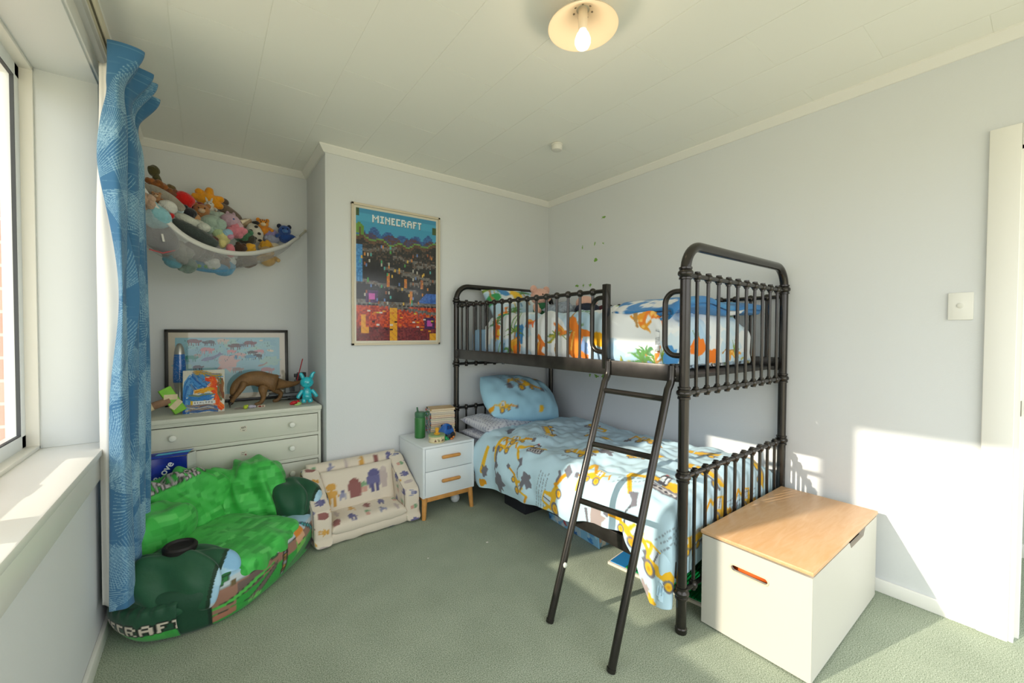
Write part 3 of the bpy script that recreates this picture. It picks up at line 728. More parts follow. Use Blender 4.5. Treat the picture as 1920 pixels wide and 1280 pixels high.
# folded beach towel at the foot of the upper bunk
def towel():
    tc = Canvas(.90, 1.2, .004, '2a82c8'); rs = np.random.RandomState(4)
    for k in range(9): tc.blob(rs.rand()*.9, rs.rand()*1.2, .07+.05*rs.rand(), rs.choice(['2572b4', '3f93cf', '2b86cc']), k, jag=.3)
    for k in range(16): tc.blob(.02+.10*rs.rand(), 1.2*rs.rand(), .03+.025*rs.rand(), 'eceff2', k+60, sx=.6, jag=.4)
    # white letter-like marks and border stripes
    for k in range(7):
        u = .05+k*.07; tc.path([(u, .93), (u+.03, 1.0), (u+.05, .94)], .018, 'eceff2'); tc.path([(u+.01, .86), (u+.035, .9)], .014, 'eceff2')
    for k in range(14):
        tc.rect(.02+k*.064, .03, .05+k*.064, .10, 'eceff2'); tc.rect(.02+k*.064, .16, .045+k*.064, .21, 'eceff2')
    tc.blob(.3, .5, .08, 'eceff2', 5, jag=.5); tc.blob(.62, .36, .07, 'eceff2', 6, jag=.5); tc.blob(.7, .75, .08, 'eceff2', 9, jag=.5)
    # path of the folded cloth across y: three layers zig-zag
    pts = []; y0, y1, zb = 1.00, 1.33, 1.335; h = .021
    L = [(y1, 0)]
    prof = []
    def lay(a, b, z, n=26): return [(a+(b-a)*i/n, z) for i in range(n+1)]
    prof += lay(y1-.02, y0+.02, zb)
    prof += [(y0+.02-h/2*math.sin(a), zb+h/2-h/2*math.cos(a)) for a in np.linspace(.3, PI-.3, 8)]
    prof += lay(y0+.02, y1-.02, zb+h)
    prof += [(y1-.02+h/2*math.sin(a), zb+1.5*h-h/2*math.cos(a)) for a in np.linspace(.3, PI-.3, 8)]
    prof += lay(y1-.02, y0+.01, zb+2*h)
    prof += [(y0+.01-h*.6*math.sin(a), zb+2*h-.6*h*(1-math.cos(a))*1.6) for a in np.linspace(.2, PI*.6, 8)]
    A = np.array(prof); nu = 150; nv = len(A)
    U = np.linspace(0, .90, nu); u, yy = np.meshgrid(U, A[:, 0]); _, zz = np.meshgrid(U, A[:, 1])
    wv = waves(u, yy, 33, 8, 26, 8)
    x = 1.60+u-.02; 
    # front end sags over the duvet's edge and bunches into rolls
    d = sstep(.16, -.02, u); z = zz-.055*d*d+.006*wv+.012*np.sin(yy*30+u*9)*sstep(.0, .4, u)*(1-sstep(.5, .9, u))
    x = x+.018*d; yv = yy+.006*waves(u, zz*0+u, 5, 4, 12, 5)
    z = z+.0*u
    s = np.linspace(0, 1.2, nv)[:, None]+0*u
    P = np.stack([x, yv, z], -1)
    return sheet('towel', P, cmat('towelling', .95, bump=.5, bscale=900, sheen=.3), None, col=tc.sample(u, s), thick=.011, toff=0, origin=(2.0, 1.17, 1.33))
tag(towel(), 'blue and white beach towel folded across the foot of the upper bunk', 'towel')
# ------------------------------------------------------------------ curtain on its track
m_track = mat('cream_track', 'd8cfb4', .4)
track = thing('curtain_track', (-.29, 1.0, 2.30), 'cream curtain track running above the window', 'curtain rail')
q = MB().box(-.302, -.278, -.4, 2.36, 2.288, 2.318, bev=.004); q.build('track', m_track, track)
q = MB().box(-.2925, -.2875, -.4, 2.36, 2.2845, 2.289); q.build('groove_shade', mat('track_shadow_gap', '55503f', .8), track, smooth=False)  # dark strip paints the shade of the slot; none is cut
q = MB().box(-.335, -.285, 2.32, 2.345, 2.27, 2.285, bev=.004); q.box(-.337, -.330, 2.30, 2.36, 2.24, 2.29, bev=.003); q.build('bracket', m_track, track)
q = MB().tube([(-.29, 2.34, 2.286), (-.28, 2.36, 2.25), (-.265, 2.33, 2.235), (-.27, 2.30, 2.245), (-.285, 2.31, 2.26)], .004, 8); q.build('cord', mat('white_cord', 'e8e4da', .7), track)
cur = thing('curtain', (-.27, 2.2, .16), 'blue curtain with pale fan pattern and white lining gathered beside the window', 'curtain')
cc = Canvas(1.3, 2.2, .0018, '3f7097'); rs = np.random.RandomState(2)
for k in range(120):
    cx, cy = rs.rand()*1.3, rs.rand()*2.2; a0 = rs.rand()*6.28; sp = .9+.9*rs.rand(); R = .15+.12*rs.rand(); n_ = int(20*sp)
    for j, a in enumerate(np.linspace(a0, a0+sp, n_)):
        r0 = (.02, .07, .045)[j % 3]
        cc.line((cx+r0*math.cos(a), cy+r0*math.sin(a)), (cx+R*math.cos(a), cy+R*math.sin(a)), .0021, '9cc0d2', .85)
for k in range(500):
    y = 2.2*rs.rand(); x = 1.3*rs.rand(); cc.line((x, y), (x+.12, y+.01*(rs.rand()-.5)), .002, '7faac2', .5)
def curtain_panel():
    ctrl = [(-.262, 2.135), (-.300, 2.10), (-.252, 2.075), (-.232, 2.12), (-.262, 2.17), (-.268, 2.20), (-.232, 2.205), (-.215, 2.24), (-.250, 2.28), (-.258, 2.31), (-.225, 2.315), (-.208, 2.345), (-.245, 2.39), (-.252, 2.42), (-.220, 2.425), (-.205, 2.45), (-.24, 2.50)]
    C = np.array(ctrl); n = 520
    d = np.concatenate([[0], np.cumsum(np.hypot(*np.diff(C, axis=0).T))]); u = np.linspace(0, d[-1], n)
    # smooth interpolation
    X = np.interp(u, d, C[:, 0]); Yv = np.interp(u, d, C[:, 1])
    ker = np.hanning(37); ker /= ker.sum()
    def sm(a): p = np.pad(a, 18, mode='reflect', reflect_type='odd'); return np.convolve(p, ker, 'valid')
    X, Yv = sm(X), sm(Yv)
    nv = 720; z = np.linspace(.165, 2.265, nv)
    U, Z = np.meshgrid(u, z); XX = np.repeat(X[None], nv, 0); YY = np.repeat(Yv[None], nv, 0)
    h = (Z-.165)/2.1
    # heading: cloth gathered tighter at the hooks, fans out above them
    pin = np.exp(-((Z-2.10)/.07)**2); cx = -.262
    fan = sstep(2.12, 2.265, Z)
    XX = XX+(cx-XX)*.35*pin; XX = XX+fan*(.035+.03*np.sin(U*60)); YY = YY-fan*.02
    # leading edge swings out half way down, then lies straight
    lead = sstep(.22, 0, U/d[-1])
    sw = np.exp(-((Z-1.85)/.15)**2)*(-.022)+np.exp(-((Z-1.36)/.30)**2)*.062-.012*sstep(.9, .2, Z)
    XX = XX+lead*sw
    XX = XX+.006*np.sin(Z*3+U*8)*(1-fan); YY = YY+.006*np.sin(Z*2.3+U*5)+.02*(1-h)*sstep(.5, 0, U/d[-1])*0
    XX = np.maximum(XX, -.331)
    P = np.stack([XX, YY, Z+.012*np.sin(U*14)*sstep(.25, .16, Z)], -1)
    uu = U*1.25
    sheet('front_cloth', P, cmat('curtain_weave', .85, bump=.15, bscale=700, sheen=.2), cur, col=cc.sample(uu, Z-.1), thick=.003, toff=0)
curtain_panel()
def lining():
    n, nv = 40, 120
    z = np.linspace(.175, 2.215, nv); u = np.linspace(0, 1, n); U, Z = np.meshgrid(u, z)
    x = -.326+U*(.056+.042*np.exp(-((Z-1.36)/.30)**2)); y = 2.165-.02*U+.006*np.sin(U*9+Z*2)
    x = x+(.016*(1-U))*sstep(1.5, 2.2, Z)+.010*np.exp(-((Z-1.3)/.5)**2)*U
    y = y-.016*np.sin(np.clip(U, 0, 1)*PI)
    return sheet('lining', np.stack([x, y, Z], -1), mat('white_lining', 'e9e7e0', .8), cur, thick=.002, label='white blackout lining')
lining()
for k, (x, y) in enumerate(((-.272, 2.16), (-.268, 2.22), (-.265, 2.28), (-.262, 2.33))):
    MB().tube([(x-.01, y, 2.283), (x-.01, y, 2.25), (x, y, 2.235), (x+.008, y, 2.25)], .0025, 6).build('curtain_hook', mat('white_plastic', 'e8e8e2', .4), cur)

# ------------------------------------------------------------------ chest of drawers
m_dres = mat('dresser_paint', 'd3d5c8', .45, var=.03, vscale=4)
DRX0, DRX1, DRF, DRT = -.322, .603, 2.925, .738
dres = thing('chest_of_drawers', (.14, 3.18, 0), 'pale grey-white painted chest of drawers filling the alcove', 'chest of drawers')
q = MB().box(DRX0, DRX0+.016, DRF, 3.43, .0, DRT-.032, bev=.001); q.box(DRX1-.016, DRX1, DRF, 3.43, .0, DRT-.032, bev=.001); q.box(DRX0+.016, DRX1-.016, 3.415, 3.43, .04, DRT-.032); q.box(DRX0+.016, DRX1-.016, DRF+.004, 3.415, .045, .058)
# recesses are read by the raised rails between drawers
q.build('carcass', m_dres, dres)
q = MB().box(DRX0-.004, DRX1+.006, DRF-.016, 3.44, DRT-.028, DRT, bev=.006); q.box(DRX0, DRX1+.002, DRF-.008, 3.43, DRT-.040, DRT-.026, bev=.003); q.build('top', m_dres, dres)
q = MB(); q.box(DRX0, DRX0+.016, DRF-.008, DRF+.004, .04, DRT-.038, bev=.002); q.box(DRX1-.016, DRX1, DRF-.008, DRF+.004, .04, DRT-.038, bev=.002)
zs = [(.568, .688), (.413, .543), (.245, .388), (.075, .220)]
for z in (.5555, .4005, .2325, .058): q.box(DRX0+.014, DRX1-.014, DRF-.006, DRF+.016, z-.0105, z+.0105, bev=.001)
q.box(DRX0+.014, DRX1-.014, DRF-.006, DRF+.016, .690, DRT-.038, bev=.001)
q.build('face_frame', m_dres, dres)
m_dgap = mat('drawer_gap', '5b5a52', .9)
for i, (za, zb) in enumerate(zs):
    q = MB().box(DRX0+.0185, DRX1-.0185, DRF-.0045, DRF+.012, za-.0005, zb-.0030, bev=.001); q.box(DRX0+.022, DRX1-.022, DRF+.012, DRF+.4, za+.004, zb-.022)
    dr = q.build('drawer', m_dres, dres)
    for x in (-.152, .432):
        q = MB().lathe((x, DRF-.0045, (za+zb)/2+.004), [(.010, 0), (.008, .008), (.009, .014), (.0165, .020), (.0175, .026), (.014, .031), (.006, .033), (.001, .0335)], 20, rotm(math.radians(90)))
        q.build('knob', mat('knob_paint', 'e4e5dc', .35), dr)
    if i < 2:
        sc = Canvas(.036, .034, .0008, 'd8d2c4')
        if i == 0:
            sc.text('QUI', .008, .018, .010, '4a4440', .25); sc.path([(.012, .006), (.016, .012), (.02, .005), (.025, .011)], .002, '4a4440'); sc.line((.001, .016), (.005, .017), .002, '4a4440')
        else:
            sc.path([(.006, .022), (.012, .026), (.018, .022), (.024, .027)], .002, '4a4440'); sc.line((.004, .014), (.02, .013), .0018, '4a4440'); sc.blob(.027, .011, .005, '9a5a60', 2)
        zz = .637 if i == 0 else .487
        flat_print('sticker', sc, lambda X, Y, zz=zz: np.stack([.157+X, X*0+DRF-.0052, zz-.017+Y], -1), cmat('paper', .7), dr, label='small pale sticker with dark scribbles on the drawer front')
# picture leaning on the wall on top of the chest
pic = thing('framed_print', (.135, 3.40, DRT), 'black-framed pale blue animal map print leaning on the wall above the chest', 'picture')
FX0, FX1, FZ1 = -.214, .483, 1.232
tilt = rotm(math.radians(-3.0))
def tl(v): return tilt @ (Vector(v)-Vector((0, 3.405, DRT)))+Vector((0, 3.405, DRT))
def tbox(q, *b, **k): return q.box(*b, rot=tilt, piv=(0, 3.405, DRT), **k)
q = MB(); w_ = .019
for b in ((FX0, FX1, DRT, DRT+w_), (FX0, FX1, FZ1-w_, FZ1)): tbox(q, b[0], b[1], 3.385, 3.405, b[2], b[3], bev=.002)
for xx in (FX0, FX1-w_): tbox(q, xx, xx+w_, 3.385, 3.405, DRT, FZ1, bev=.002)
q.build('frame', mat('black_frame', '2f2d29', .4), pic)
PW, PH = FX1-FX0-2*w_, FZ1-DRT-2*w_
pc = Canvas(PW, PH, .0022, 'd3c9b8'); mx0, mx1, my0, my1 = .034, PW-.036, .036, PH-.034
pc.rect(mx0, my0, mx1, my1, '8fbccb')
rs = np.random.RandomState(9)
for k in range(40): pc.blob(mx0+.03+rs.rand()*(mx1-mx0-.06), my0+.03+rs.rand()*(my1-my0-.06), .018+.02*rs.rand(), rs.choice(['8fbccb', '97c2c9', '88b6c8', '9fc4bf']), k, sx=1.6)
def beast(cx, cy, sc, h, flip=1, leg='3f3c40'):
    f = pc.xf(cx, cy, sc*1.35, 0, flip); pc.poly([f(p) for p in [(-.5, .0), (-.48, .28), (-.2, .4), (.3, .38), (.5, .25), (.72, .3), (.78, .1), (.6, .0), (.48, -.05)]], h)
    for x in (-.42, -.22, .2, .4): pc.poly([f(p) for p in [(x, .02), (x+.12, .02), (x+.1, -.32), (x+.02, -.32)]], h)
def fishy(cx, cy, sc, h, flip=1):
    f = pc.xf(cx, cy, sc, .15, flip); pc.poly([f(p) for p in [(-.7, -.05), (-.4, .16), (.2, .16), (.6, .3), (.75, .5), (.85, .3), (1.0, .25), (.7, .12), (.2, -.12), (-.4, -.18)]], h)
X_ = lambda px: mx0+(px-410)/(1197-410)*(mx1-mx0); Y_ = lambda py: my0+(580-py)/(580-140)*(my1-my0)
for (px, py, s, h, fl) in ((533, 178, .045, '7d5a5c', 1), (650, 185, .04, '545058', -1), (740, 172, .04, 'cdb9ae', 1), (845, 215, .045, '6b5450', -1), (948, 195, .045, '7d5256', 1), (888, 205, .022, '5f6478', 1), (625, 242, .045, 'c88a8e', 1), (1035, 260, .036, 'c78f98', -1), (967, 268, .035, '584e4c', 1), (1015, 298, .04, '3f3d40', -1), (950, 303, .04, '5f97b6', 1), (870, 285, .04, 'cba6a4', 1), (805, 255, .032, 'd08f92', 1), (560, 370, .035, '55515c', 1), (510, 300, .045, '3f9086', 1), (850, 400, .04, 'a08a86', 1), (1085, 415, .05, 'b98b90', 1), (1150, 470, .04, '6d5f70', 1), (560, 278, .025, 'b39d96', 1), (820, 300, .04, '4f87aa', -1)):
    beast(X_(px), Y_(py), s, h, fl)
fishy(X_(655), Y_(300), .075, '7b83a6'); fishy(X_(1050), Y_(365), .04, 'a8938c'); pc.ell(X_(1120), Y_(248), .022, .008, 'd6cbb8', -.2); pc.ell(X_(1045), Y_(165), .012, .006, 'd6cbb8'); pc.blob(X_(780), Y_(340), .05, 'cfaaa6', 5, sx=1.3, jag=.4)
for k in range(130):
    cx, cy = X_(470+rs.rand()*650), Y_(160+rs.rand()*170); pc.line((cx, cy), (cx, cy+.010), .0026, rs.choice(['4f7f80', '5a6e7a', '3f7f76', '6a5f66']), .9)
for k in range(60):
    cx, cy = X_(430+rs.rand()*720), Y_(150+rs.rand()*420); pc.line((cx, cy), (cx+.02, cy), .0025, rs.choice(['a9cdd6', '79a9bd']), .8)
def pic3(X, Y):
    P = np.stack([FX0+w_+X, X*0+3.392, DRT+w_+Y], -1); R = np.array(tilt); c = np.array([0, 3.405, DRT]); return (P-c) @ R.T+c
pr = flat_print('print', pc, pic3, cmat('art_paper', .8), pic)
q = MB(); tbox(q, FX0+w_-.002, FX1-w_+.002, 3.387, 3.389, DRT+w_-.002, FZ1-w_+.002); q.build('glass', glass_mat('picture_glass', .02), pic, smooth=False)
q = MB(); tbox(q, FX0+.004, FX1-.004, 3.396, 3.408, DRT+.004, FZ1-.004); q.build('backing', mat('backing_board', '6d5c48', .9), pic, smooth=False)
# glitter lamp
lamp = thing('glitter_lamp', (-.131, 3.20, DRT), 'tall blue glitter lamp with silver base and cap on the chest', 'lamp')
m_sil = mat('brushed_silver', 'a9a8a2', .35, .8)
c = (-.131, 3.20, DRT)
MB().lathe(c, [(.036, 0), (.038, .004), (.031, .06), (.024, .10), (.022, .115), (.030, .17), (.0315, .175)], 28).build('base', m_sil, lamp)
def glit():
    m = mat('blue_glitter_liquid', '1f63b0', .15, coat=.6); nt = m.node_tree; b = nt.nodes['Principled BSDF']; tc = nt.nodes.new('ShaderNodeTexCoord')
    v = nt.nodes.new('ShaderNodeTexVoronoi'); v.inputs['Scale'].default_value = 170; r = nt.nodes.new('ShaderNodeValToRGB')
    r.color_ramp.elements[0].position = .13; r.color_ramp.elements[0].color = (.75, .85, .9, 1); r.color_ramp.elements[1].position = .2; r.color_ramp.elements[1].color = (*lin(hx('1b5ea6')), 1)
    nt.links.new(tc.outputs['Object'], v.inputs['Vector']); nt.links.new(v.outputs['Distance'], r.inputs[0]); nt.links.new(r.outputs[0], b.inputs['Base Color']); return m
MB().lathe(c, [(.031, .172), (.032, .18), (.033, .21), (.032, .25), (.0295, .30), (.026, .345), (.0255, .348)], 28).build('bottle', glit(), lamp)
MB().lathe(c, [(.0262, .342), (.0262, .35), (.021, .38), (.013, .402), (.008, .407), (.001, .409)], 24).build('cap', m_sil, lamp)
# child's canvas
can = thing('painted_canvas', (-.014, 3.04, DRT), 'small square canvas daubed in blue orange and white paint standing on the chest', 'painting')
Rz = rotm(math.radians(-7), 0, math.radians(-5)); cp = Vector((-.014, 3.036, DRT))
def cl(v): return cp+Rz @ Vector(v)
q = MB(); q.box(-.100, .100, 0, .018, 0, .252, bev=.002); q.V = [tuple(cl(v)) for v in q.V]; q.build('stretcher', mat('raw_canvas', 'd9d4c6', .9), can)
cv2 = Canvas(.2, .252, .0014, 'd5d2c6'); rs = np.random.RandomState(11)
def strokes(pts, wd, cols, n, jit, seed):
    r2 = np.random.RandomState(seed); P = np.array(pts, float)
    for k in range(n*3):
        o = (r2.rand(2)-.5)*jit*1.3; a = r2.rand()*.5; i0 = int(a*(len(P)-1)); i1 = min(len(P), i0+2+r2.randint(len(P)))
        cv2.path([tuple(p+o+(r2.rand(2)-.5)*.008) for p in P[i0:i1]], wd*(.15+.5*r2.rand()), r2.choice(cols+['dcd9d0'] if k % 6 == 5 else cols), .85)
strokes([(.05, .21), (.03, .17), (.02, .1), (.012, .04), (.01, .01)], .02, ['2f6fb8', '3f86cc', '1f4f9e', '5f9fd6'], 26, .03, 1)
strokes([(.06, .23), (.09, .235), (.12, .22), (.17, .215)], .012, ['3d7fc0', 'b48a3a', '8f8a4a', 'c8a24c'], 16, .03, 2)
strokes([(.06, .2), (.08, .17), (.1, .15), (.12, .16)], .022, ['2f6fb8', '2a5ea8', '4a90d0', '6d8fb0'], 26, .05, 3)
strokes([(.115, .2), (.14, .195), (.15, .17), (.13, .15), (.15, .13), (.165, .1), (.16, .05), (.185, .02)], .022, ['e8552a', 'e0482a', 'ef7a2c'], 22, .018, 4)
strokes([(.06, .125), (.08, .13), (.1, .127), (.12, .14), (.135, .135)], .016, ['e5a82c', 'e8b53a', 'd98f2c'], 14, .012, 5)
strokes([(.175, .19), (.18, .16), (.18, .12), (.19, .08)], .014, ['8a5a3a', '5f7f5a', '7d4a34', '9a6a3f'], 14, .02, 6)
strokes([(.03, .03), (.07, .025), (.12, .03), (.15, .02)], .014, ['8a7f7a', '3d6fb0', 'b9b4ac', '7d5a48'], 16, .03, 7)
strokes([(.03, .09), (.07, .08), (.1, .09), (.13, .095)], .016, ['3f86cc', '6f8f5a', '8a8a4a', '2f6fb8'], 14, .03, 8)
cv2.rect(.038, .050, .155, .070, 'e0e2e2'); cv2.rect(.035, .050, .047, .072, 'd9b02c')
for k, ch in enumerate('ANCMRIP'): cv2.text('OYALINS'[k], .053+k*.0135, .055, .010, '4a525c', .1*(k % 3-1))
flat_print('paint', cv2, lambda X, Y: (np.stack([X-.1, X*0-.0008, Y], -1) @ np.array(Rz).T)+np.array(cp), cmat('thick_paint', .45, bump=.4, bscale=180), can)
# taped-up cardboard toy
gun = thing('cardboard_toy', (-.19, 3.0, DRT), 'home-made toy of a green box and cardboard tube wrapped in masking tape', 'craft toy')
Rg = rotm(0, math.radians(14), math.radians(-10)); gp = Vector((-.160, 3.06, DRT+.085))
q = MB().box(-.030, .030, -.022, .022, -.080, .078, bev=.004, rot=rotm(math.radians(-8), math.radians(-27), math.radians(14)), piv=(0, 0, 0)); q.V = [tuple(gp+Vector(v)) for v in q.V]
q.build('box', mat('lime_card', '7fc23a', .5, var=.12, vscale=30), gun)
q = MB(); Rb = rotm(math.radians(-8), math.radians(-27), math.radians(14))
for (z, t_) in ((.02, .5), (-.03, -.35)):
    b = MB().box(-.0315, .0315, -.0235, .0235, z-.016, z+.016, bev=.004); b.V = [tuple(gp+Rb @ (rotm(0, t_, 0) @ (Vector(v)-Vector((0, 0, z)))*1.0+Vector((0, 0, z)))) for v in b.V]; q.add(b.V, b.F)
q.build('tape', mat('masking_tape', 'd8c9a4', .7, var=.08, vscale=40), gun)
q = MB().tube([gp+Vector((-.01, -.01, .00)), gp+Vector((-.06, -.018, -.016)), gp+Vector((-.14, -.025, -.045))], [.021, .021, .022], 18); q.build('tube', mat('brown_card', '8f6f58', .8, var=.2, vscale=40), gun)
q = MB().tube([gp+Vector((-.083, -.0205, -.024)), gp+Vector((-.16, -.026, -.0525))], [.0232, .0245], 18); q.tube([gp+Vector((-.155, -.0255, -.050)), gp+Vector((-.172, -.027, -.056))], [.026, .022], 18); q.build('tape', mat('masking_tape', 'd8c9a4', .7), gun)
# skin-modifier figures
def skin(name, nodes, edges, m, parent=None, sub=2, origin=None, label=None):
    """nodes: list of (x, y, z, r)"""
    me = bpy.data.meshes.new(name); me.from_pydata([n[:3] for n in nodes], edges, [])
    o = bpy.data.objects.new(name, me); COL.objects.link(o)
    md = o.modifiers.new('skin', 'SKIN'); md.use_smooth_shade = True
    for i, n in enumerate(nodes):
        r = n[3] if hasattr(n[3], '__len__') else (n[3], n[3]); me.skin_vertices[0].data[i].radius = r
    me.skin_vertices[0].data[0].use_root = True
    sb = o.modifiers.new('smooth', 'SUBSURF'); sb.levels = sb.render_levels = sub
    dg = bpy.context.evaluated_depsgraph_get(); dg.update(); ev = o.evaluated_get(dg); m2 = bpy.data.meshes.new_from_object(ev)
    bpy.data.objects.remove(o); 
    V = [tuple(v.co) for v in m2.vertices]; F = [tuple(p.vertices) for p in m2.polygons]; bpy.data.meshes.remove(m2)
    return link(name, V, F, m, parent, origin=origin, label=label)
# brown theropod toy
m_rex = mat('brown_toy_hide', '7c5c38', .5, bump=.35, bscale=140, var=.22, vscale=22)
rex = thing('toy_dinosaur', (.29, 3.16, DRT), 'brown toy tyrannosaur bending down its head on the chest', 'toy dinosaur')
y = 3.17
nodes = [(.320, y, .885, (.052, .058)), (.272, y, .912, (.050, .056)), (.218, y, .915, (.044, .052)), (.175, y-.002, .890, (.034, .042)), (.150, y-.004, .862, (.030, .036)), (.138, y-.006, .832, (.024, .026)), (.132, y-.008, .806, (.015, .016)),
         (.372, y, .872, (.042, .044)), (.430, y+.01, .858, (.030, .030)), (.485, y+.02, .858, (.018, .018)), (.535, y+.03, .872, (.008, .008))]
body = skin('body', nodes, [(0, 1), (1, 2), (2, 3), (3, 4), (4, 5), (5, 6), (0, 7), (7, 8), (8, 9), (9, 10)], m_rex, rex)
for sy, ft in ((-.045, (.272, -.012)), (.045, (.385, .0))):
    fx = ft[0]
    lg = skin('leg', [(.305+(.05 if sy > 0 else 0), y+sy*.8, .872, (.034, .040)), (.292+(.07 if sy > 0 else 0), y+sy, .835, (.026, .030)), (fx+.028, y+sy, .795, .0165), (fx+.018, y+sy, .765, .013), (fx+.004, y+sy, .750, .015), (fx-.026, y+sy-.004, .746, .010)], [(0, 1), (1, 2), (2, 3), (3, 4), (4, 5)], m_rex, rex)
    MB().add([], []) 
for sy in (-.040, .032):
    am = skin('arm', [(.196, y+sy*.8, .898, .024), (.182, y+sy*1.25, .862, .0185), (.158, y+sy*1.4, .826, .0145), (.132, y+sy*1.35, .792, .0115), (.124, y+sy*1.3, .768, .011)], [(0, 1), (1, 2), (2, 3), (3, 4)], m_rex, rex)
    q = MB()
    for k in (-1, 0, 1): q.tube([(.124, y+sy*1.3+k*.008, .772), (.114, y+sy*1.3+k*.011, .757), (.116, y+sy*1.3+k*.011, .742)], [.006, .0045, .0015], 8)
    q.ball((.123, y+sy*1.3, .770), (.012, .014, .012), 10, 7); q.build('claw', mat('dark_claw', '2e2620', .5), am)
MB().ball((.130, y-.008, .802), (.016, .022, .012), 12, 8).build('jaw', mat('dark_hide', '4a3624', .6), rex)
# grey spaceship of toy bricks, left generic
m_br = mat('grey_bricks', '8d9194', .4); m_brd = mat('dark_bricks', '3b3d40', .4)
ship = thing('brick_model', (.50, 3.30, DRT), 'grey and black toy-brick vehicle behind the turquoise figure on the chest', 'toy')
q = MB()
Rk = rotm(0, 0, math.radians(10))
for b in ((.42, .51, 3.20, 3.24, .795, .845), (.415, .505, 3.19, 3.22, .85, .862), (.44, .53, 3.24, 3.30, .80, .83), (.40, .56, 3.23, 3.30, .765, .785), (.50, .56, 3.22, 3.28, .83, .875), (.375, .53, 3.215, 3.225, .752, .758), (.33, .42, 3.25, 3.28, .775, .782)): q.box(*b, bev=.002, rot=Rk, piv=(.47, 3.25, .8))
for k in range(6): q.lathe((.43+k*.016, 3.215+.003*k, .862), [(.0045, 0), (.0045, .003)], 10)
q.V = [(v[0]+.012, v[1]+.03, v[2]) for v in q.V]; q.build('hull', m_br, ship)
for b in ((.455, .485, 3.195, 3.205, .803, .838), (.34, .42, 3.24, 3.26, .79, .80), (.33, .40, 3.26, 3.29, .81, .815), (.47, .56, 3.24, 3.30, .738, .765), (.52, .57, 3.22, 3.26, .875, .93), (.505, .53, 3.20, 3.24, .88, .915), (.49, .52, 3.21, 3.23, .90, .925)): MB().box(*b, bev=.002, rot=Rk, piv=(.47, 3.25, .8)).build('dark_panel', m_brd, ship)
MB().tube([(.505, 3.18, .88), (.545, 3.20, 1.03)], .0035, 8).build('red_rod', mat('red_rod_plastic', 'a8202a', .3), ship, label='thin red plastic rod')
# turquoise figure with rabbit ears
tq = mat('turquoise_gloss', '1fb0c0', .12, coat=.8, var=.25, vscale=28)
rb = thing('rabbit_figure', (.533, 2.985, DRT), 'glossy turquoise marbled rabbit-eared figure at the end of the chest', 'figurine')
X0, Y0 = .533, 2.985
q = MB(); q.ball((X0, Y0, DRT+.148), (.041, .036, .037), 22, 14); q.build('head', tq, rb)
q = MB(); q.ball((X0, Y0, DRT+.078), (.029, .025, .042), 18, 12); q.ball((X0, Y0, DRT+.055), (.030, .027, .028), 18, 10); q.build('torso', tq, rb)
for s in (-1, 1):
    skin('ear', [(X0+s*.022, Y0, DRT+.172, .014), (X0+s*.032, Y0, DRT+.198, .013), (X0+s*.041, Y0-.002, DRT+.215, .010)]+([(X0+s*.052, Y0-.004, DRT+.207, .007)] if s > 0 else []), [(0, 1), (1, 2)]+([(2, 3)] if s > 0 else []), tq, rb)
    skin('arm', [(X0+s*.026, Y0-.004, DRT+.100, .012), (X0+s*.044, Y0-.008, DRT+.074, .013), (X0+s*.060, Y0-.010, DRT+.046, .013)], [(0, 1), (1, 2)], tq, rb)
    skin('leg', [(X0+s*.016, Y0, DRT+.048, .016), (X0+s*.019, Y0-.002, DRT+.025, .0165), (X0+s*.021, Y0-.006, DRT+.011, .0165)], [(0, 1), (1, 2)], tq, rb)
q = MB()
for (dx, dz) in ((-.012, .150), (.012, .150)): q.ball((X0+dx, Y0-.0345, DRT+dz), (.003, .002, .003), 8, 6)
q.ball((X0, Y0-.036, DRT+.140), (.004, .003, .003), 8, 6); q.build('face', mat('turquoise_dark', '14808f', .2), rb)
# little things along the front edge of the chest
def bits(name, label, cat, loc, parts, parent=None):
    t = None; q = MB()
    for k in parts[0][1]: q.ball(*k)
    t = q.build(name, parts[0][0], None, origin=loc); tag(t, label, cat)
    for (m, L) in parts[1:]:
        q = MB()
        for k in L: q.ball(*k)
        q.build('detail', m, t)
    return t
mr, mlm, mwh, mbr = mat('toy_red', 'c4202a', .4), mat('toy_lime', 'b9cf3a', .5), mat('toy_white', 'd9d6d6', .5), mat('toy_brown', '6d4438', .5)
bits('toy_lizard', 'small red and lime plastic creature beside the turquoise figure', 'toy', (.475, 3.0, DRT), [(mr, [((.462, 3.02, DRT+.014), (.020, .014, .013)), ((.482, 3.01, DRT+.020), (.012, .012, .012)), ((.447, 3.02, DRT+.010), (.012, .010, .009))]), (mat('toy_pale_green', 'a9cf7a', .5), [((.488, 2.995, DRT+.010), (.014, .010, .010)), ((.476, 2.985, DRT+.006), (.018, .008, .006))])])
bits('toy_piece', 'lime green toy piece lying on the front edge of the chest', 'toy', (.195, 3.03, DRT), [(mlm, [((.193, 3.03, DRT+.013), (.013, .012, .013)), ((.200, 3.025, DRT+.020), (.009, .008, .007))])])
bits('toy_figure', 'small white and lilac toy figure lying on the chest', 'toy', (.225, 3.04, DRT), [(mat('toy_lilac', 'b9b4c8', .5), [((.222, 3.04, DRT+.011), (.018, .010, .011)), ((.240, 3.045, DRT+.009), (.012, .009, .009))])])
q = MB().box(.258, .300, 3.05, 3.075, DRT, DRT+.012, bev=.001)
o = q.build('card_stack', mat('cream_card', 'd9cdb8', .6), None, origin=(.28, 3.06, DRT)); tag(o, 'little cream card box with red-brown marks lying under the toy dinosaur', 'box')
cs = Canvas(.042, .012, .0008, 'd9cdb8'); cs.blob(.012, .006, .006, '8a3a34', 2, sx=1.6); cs.blob(.03, .005, .004, '7d4438', 3, sx=1.5)
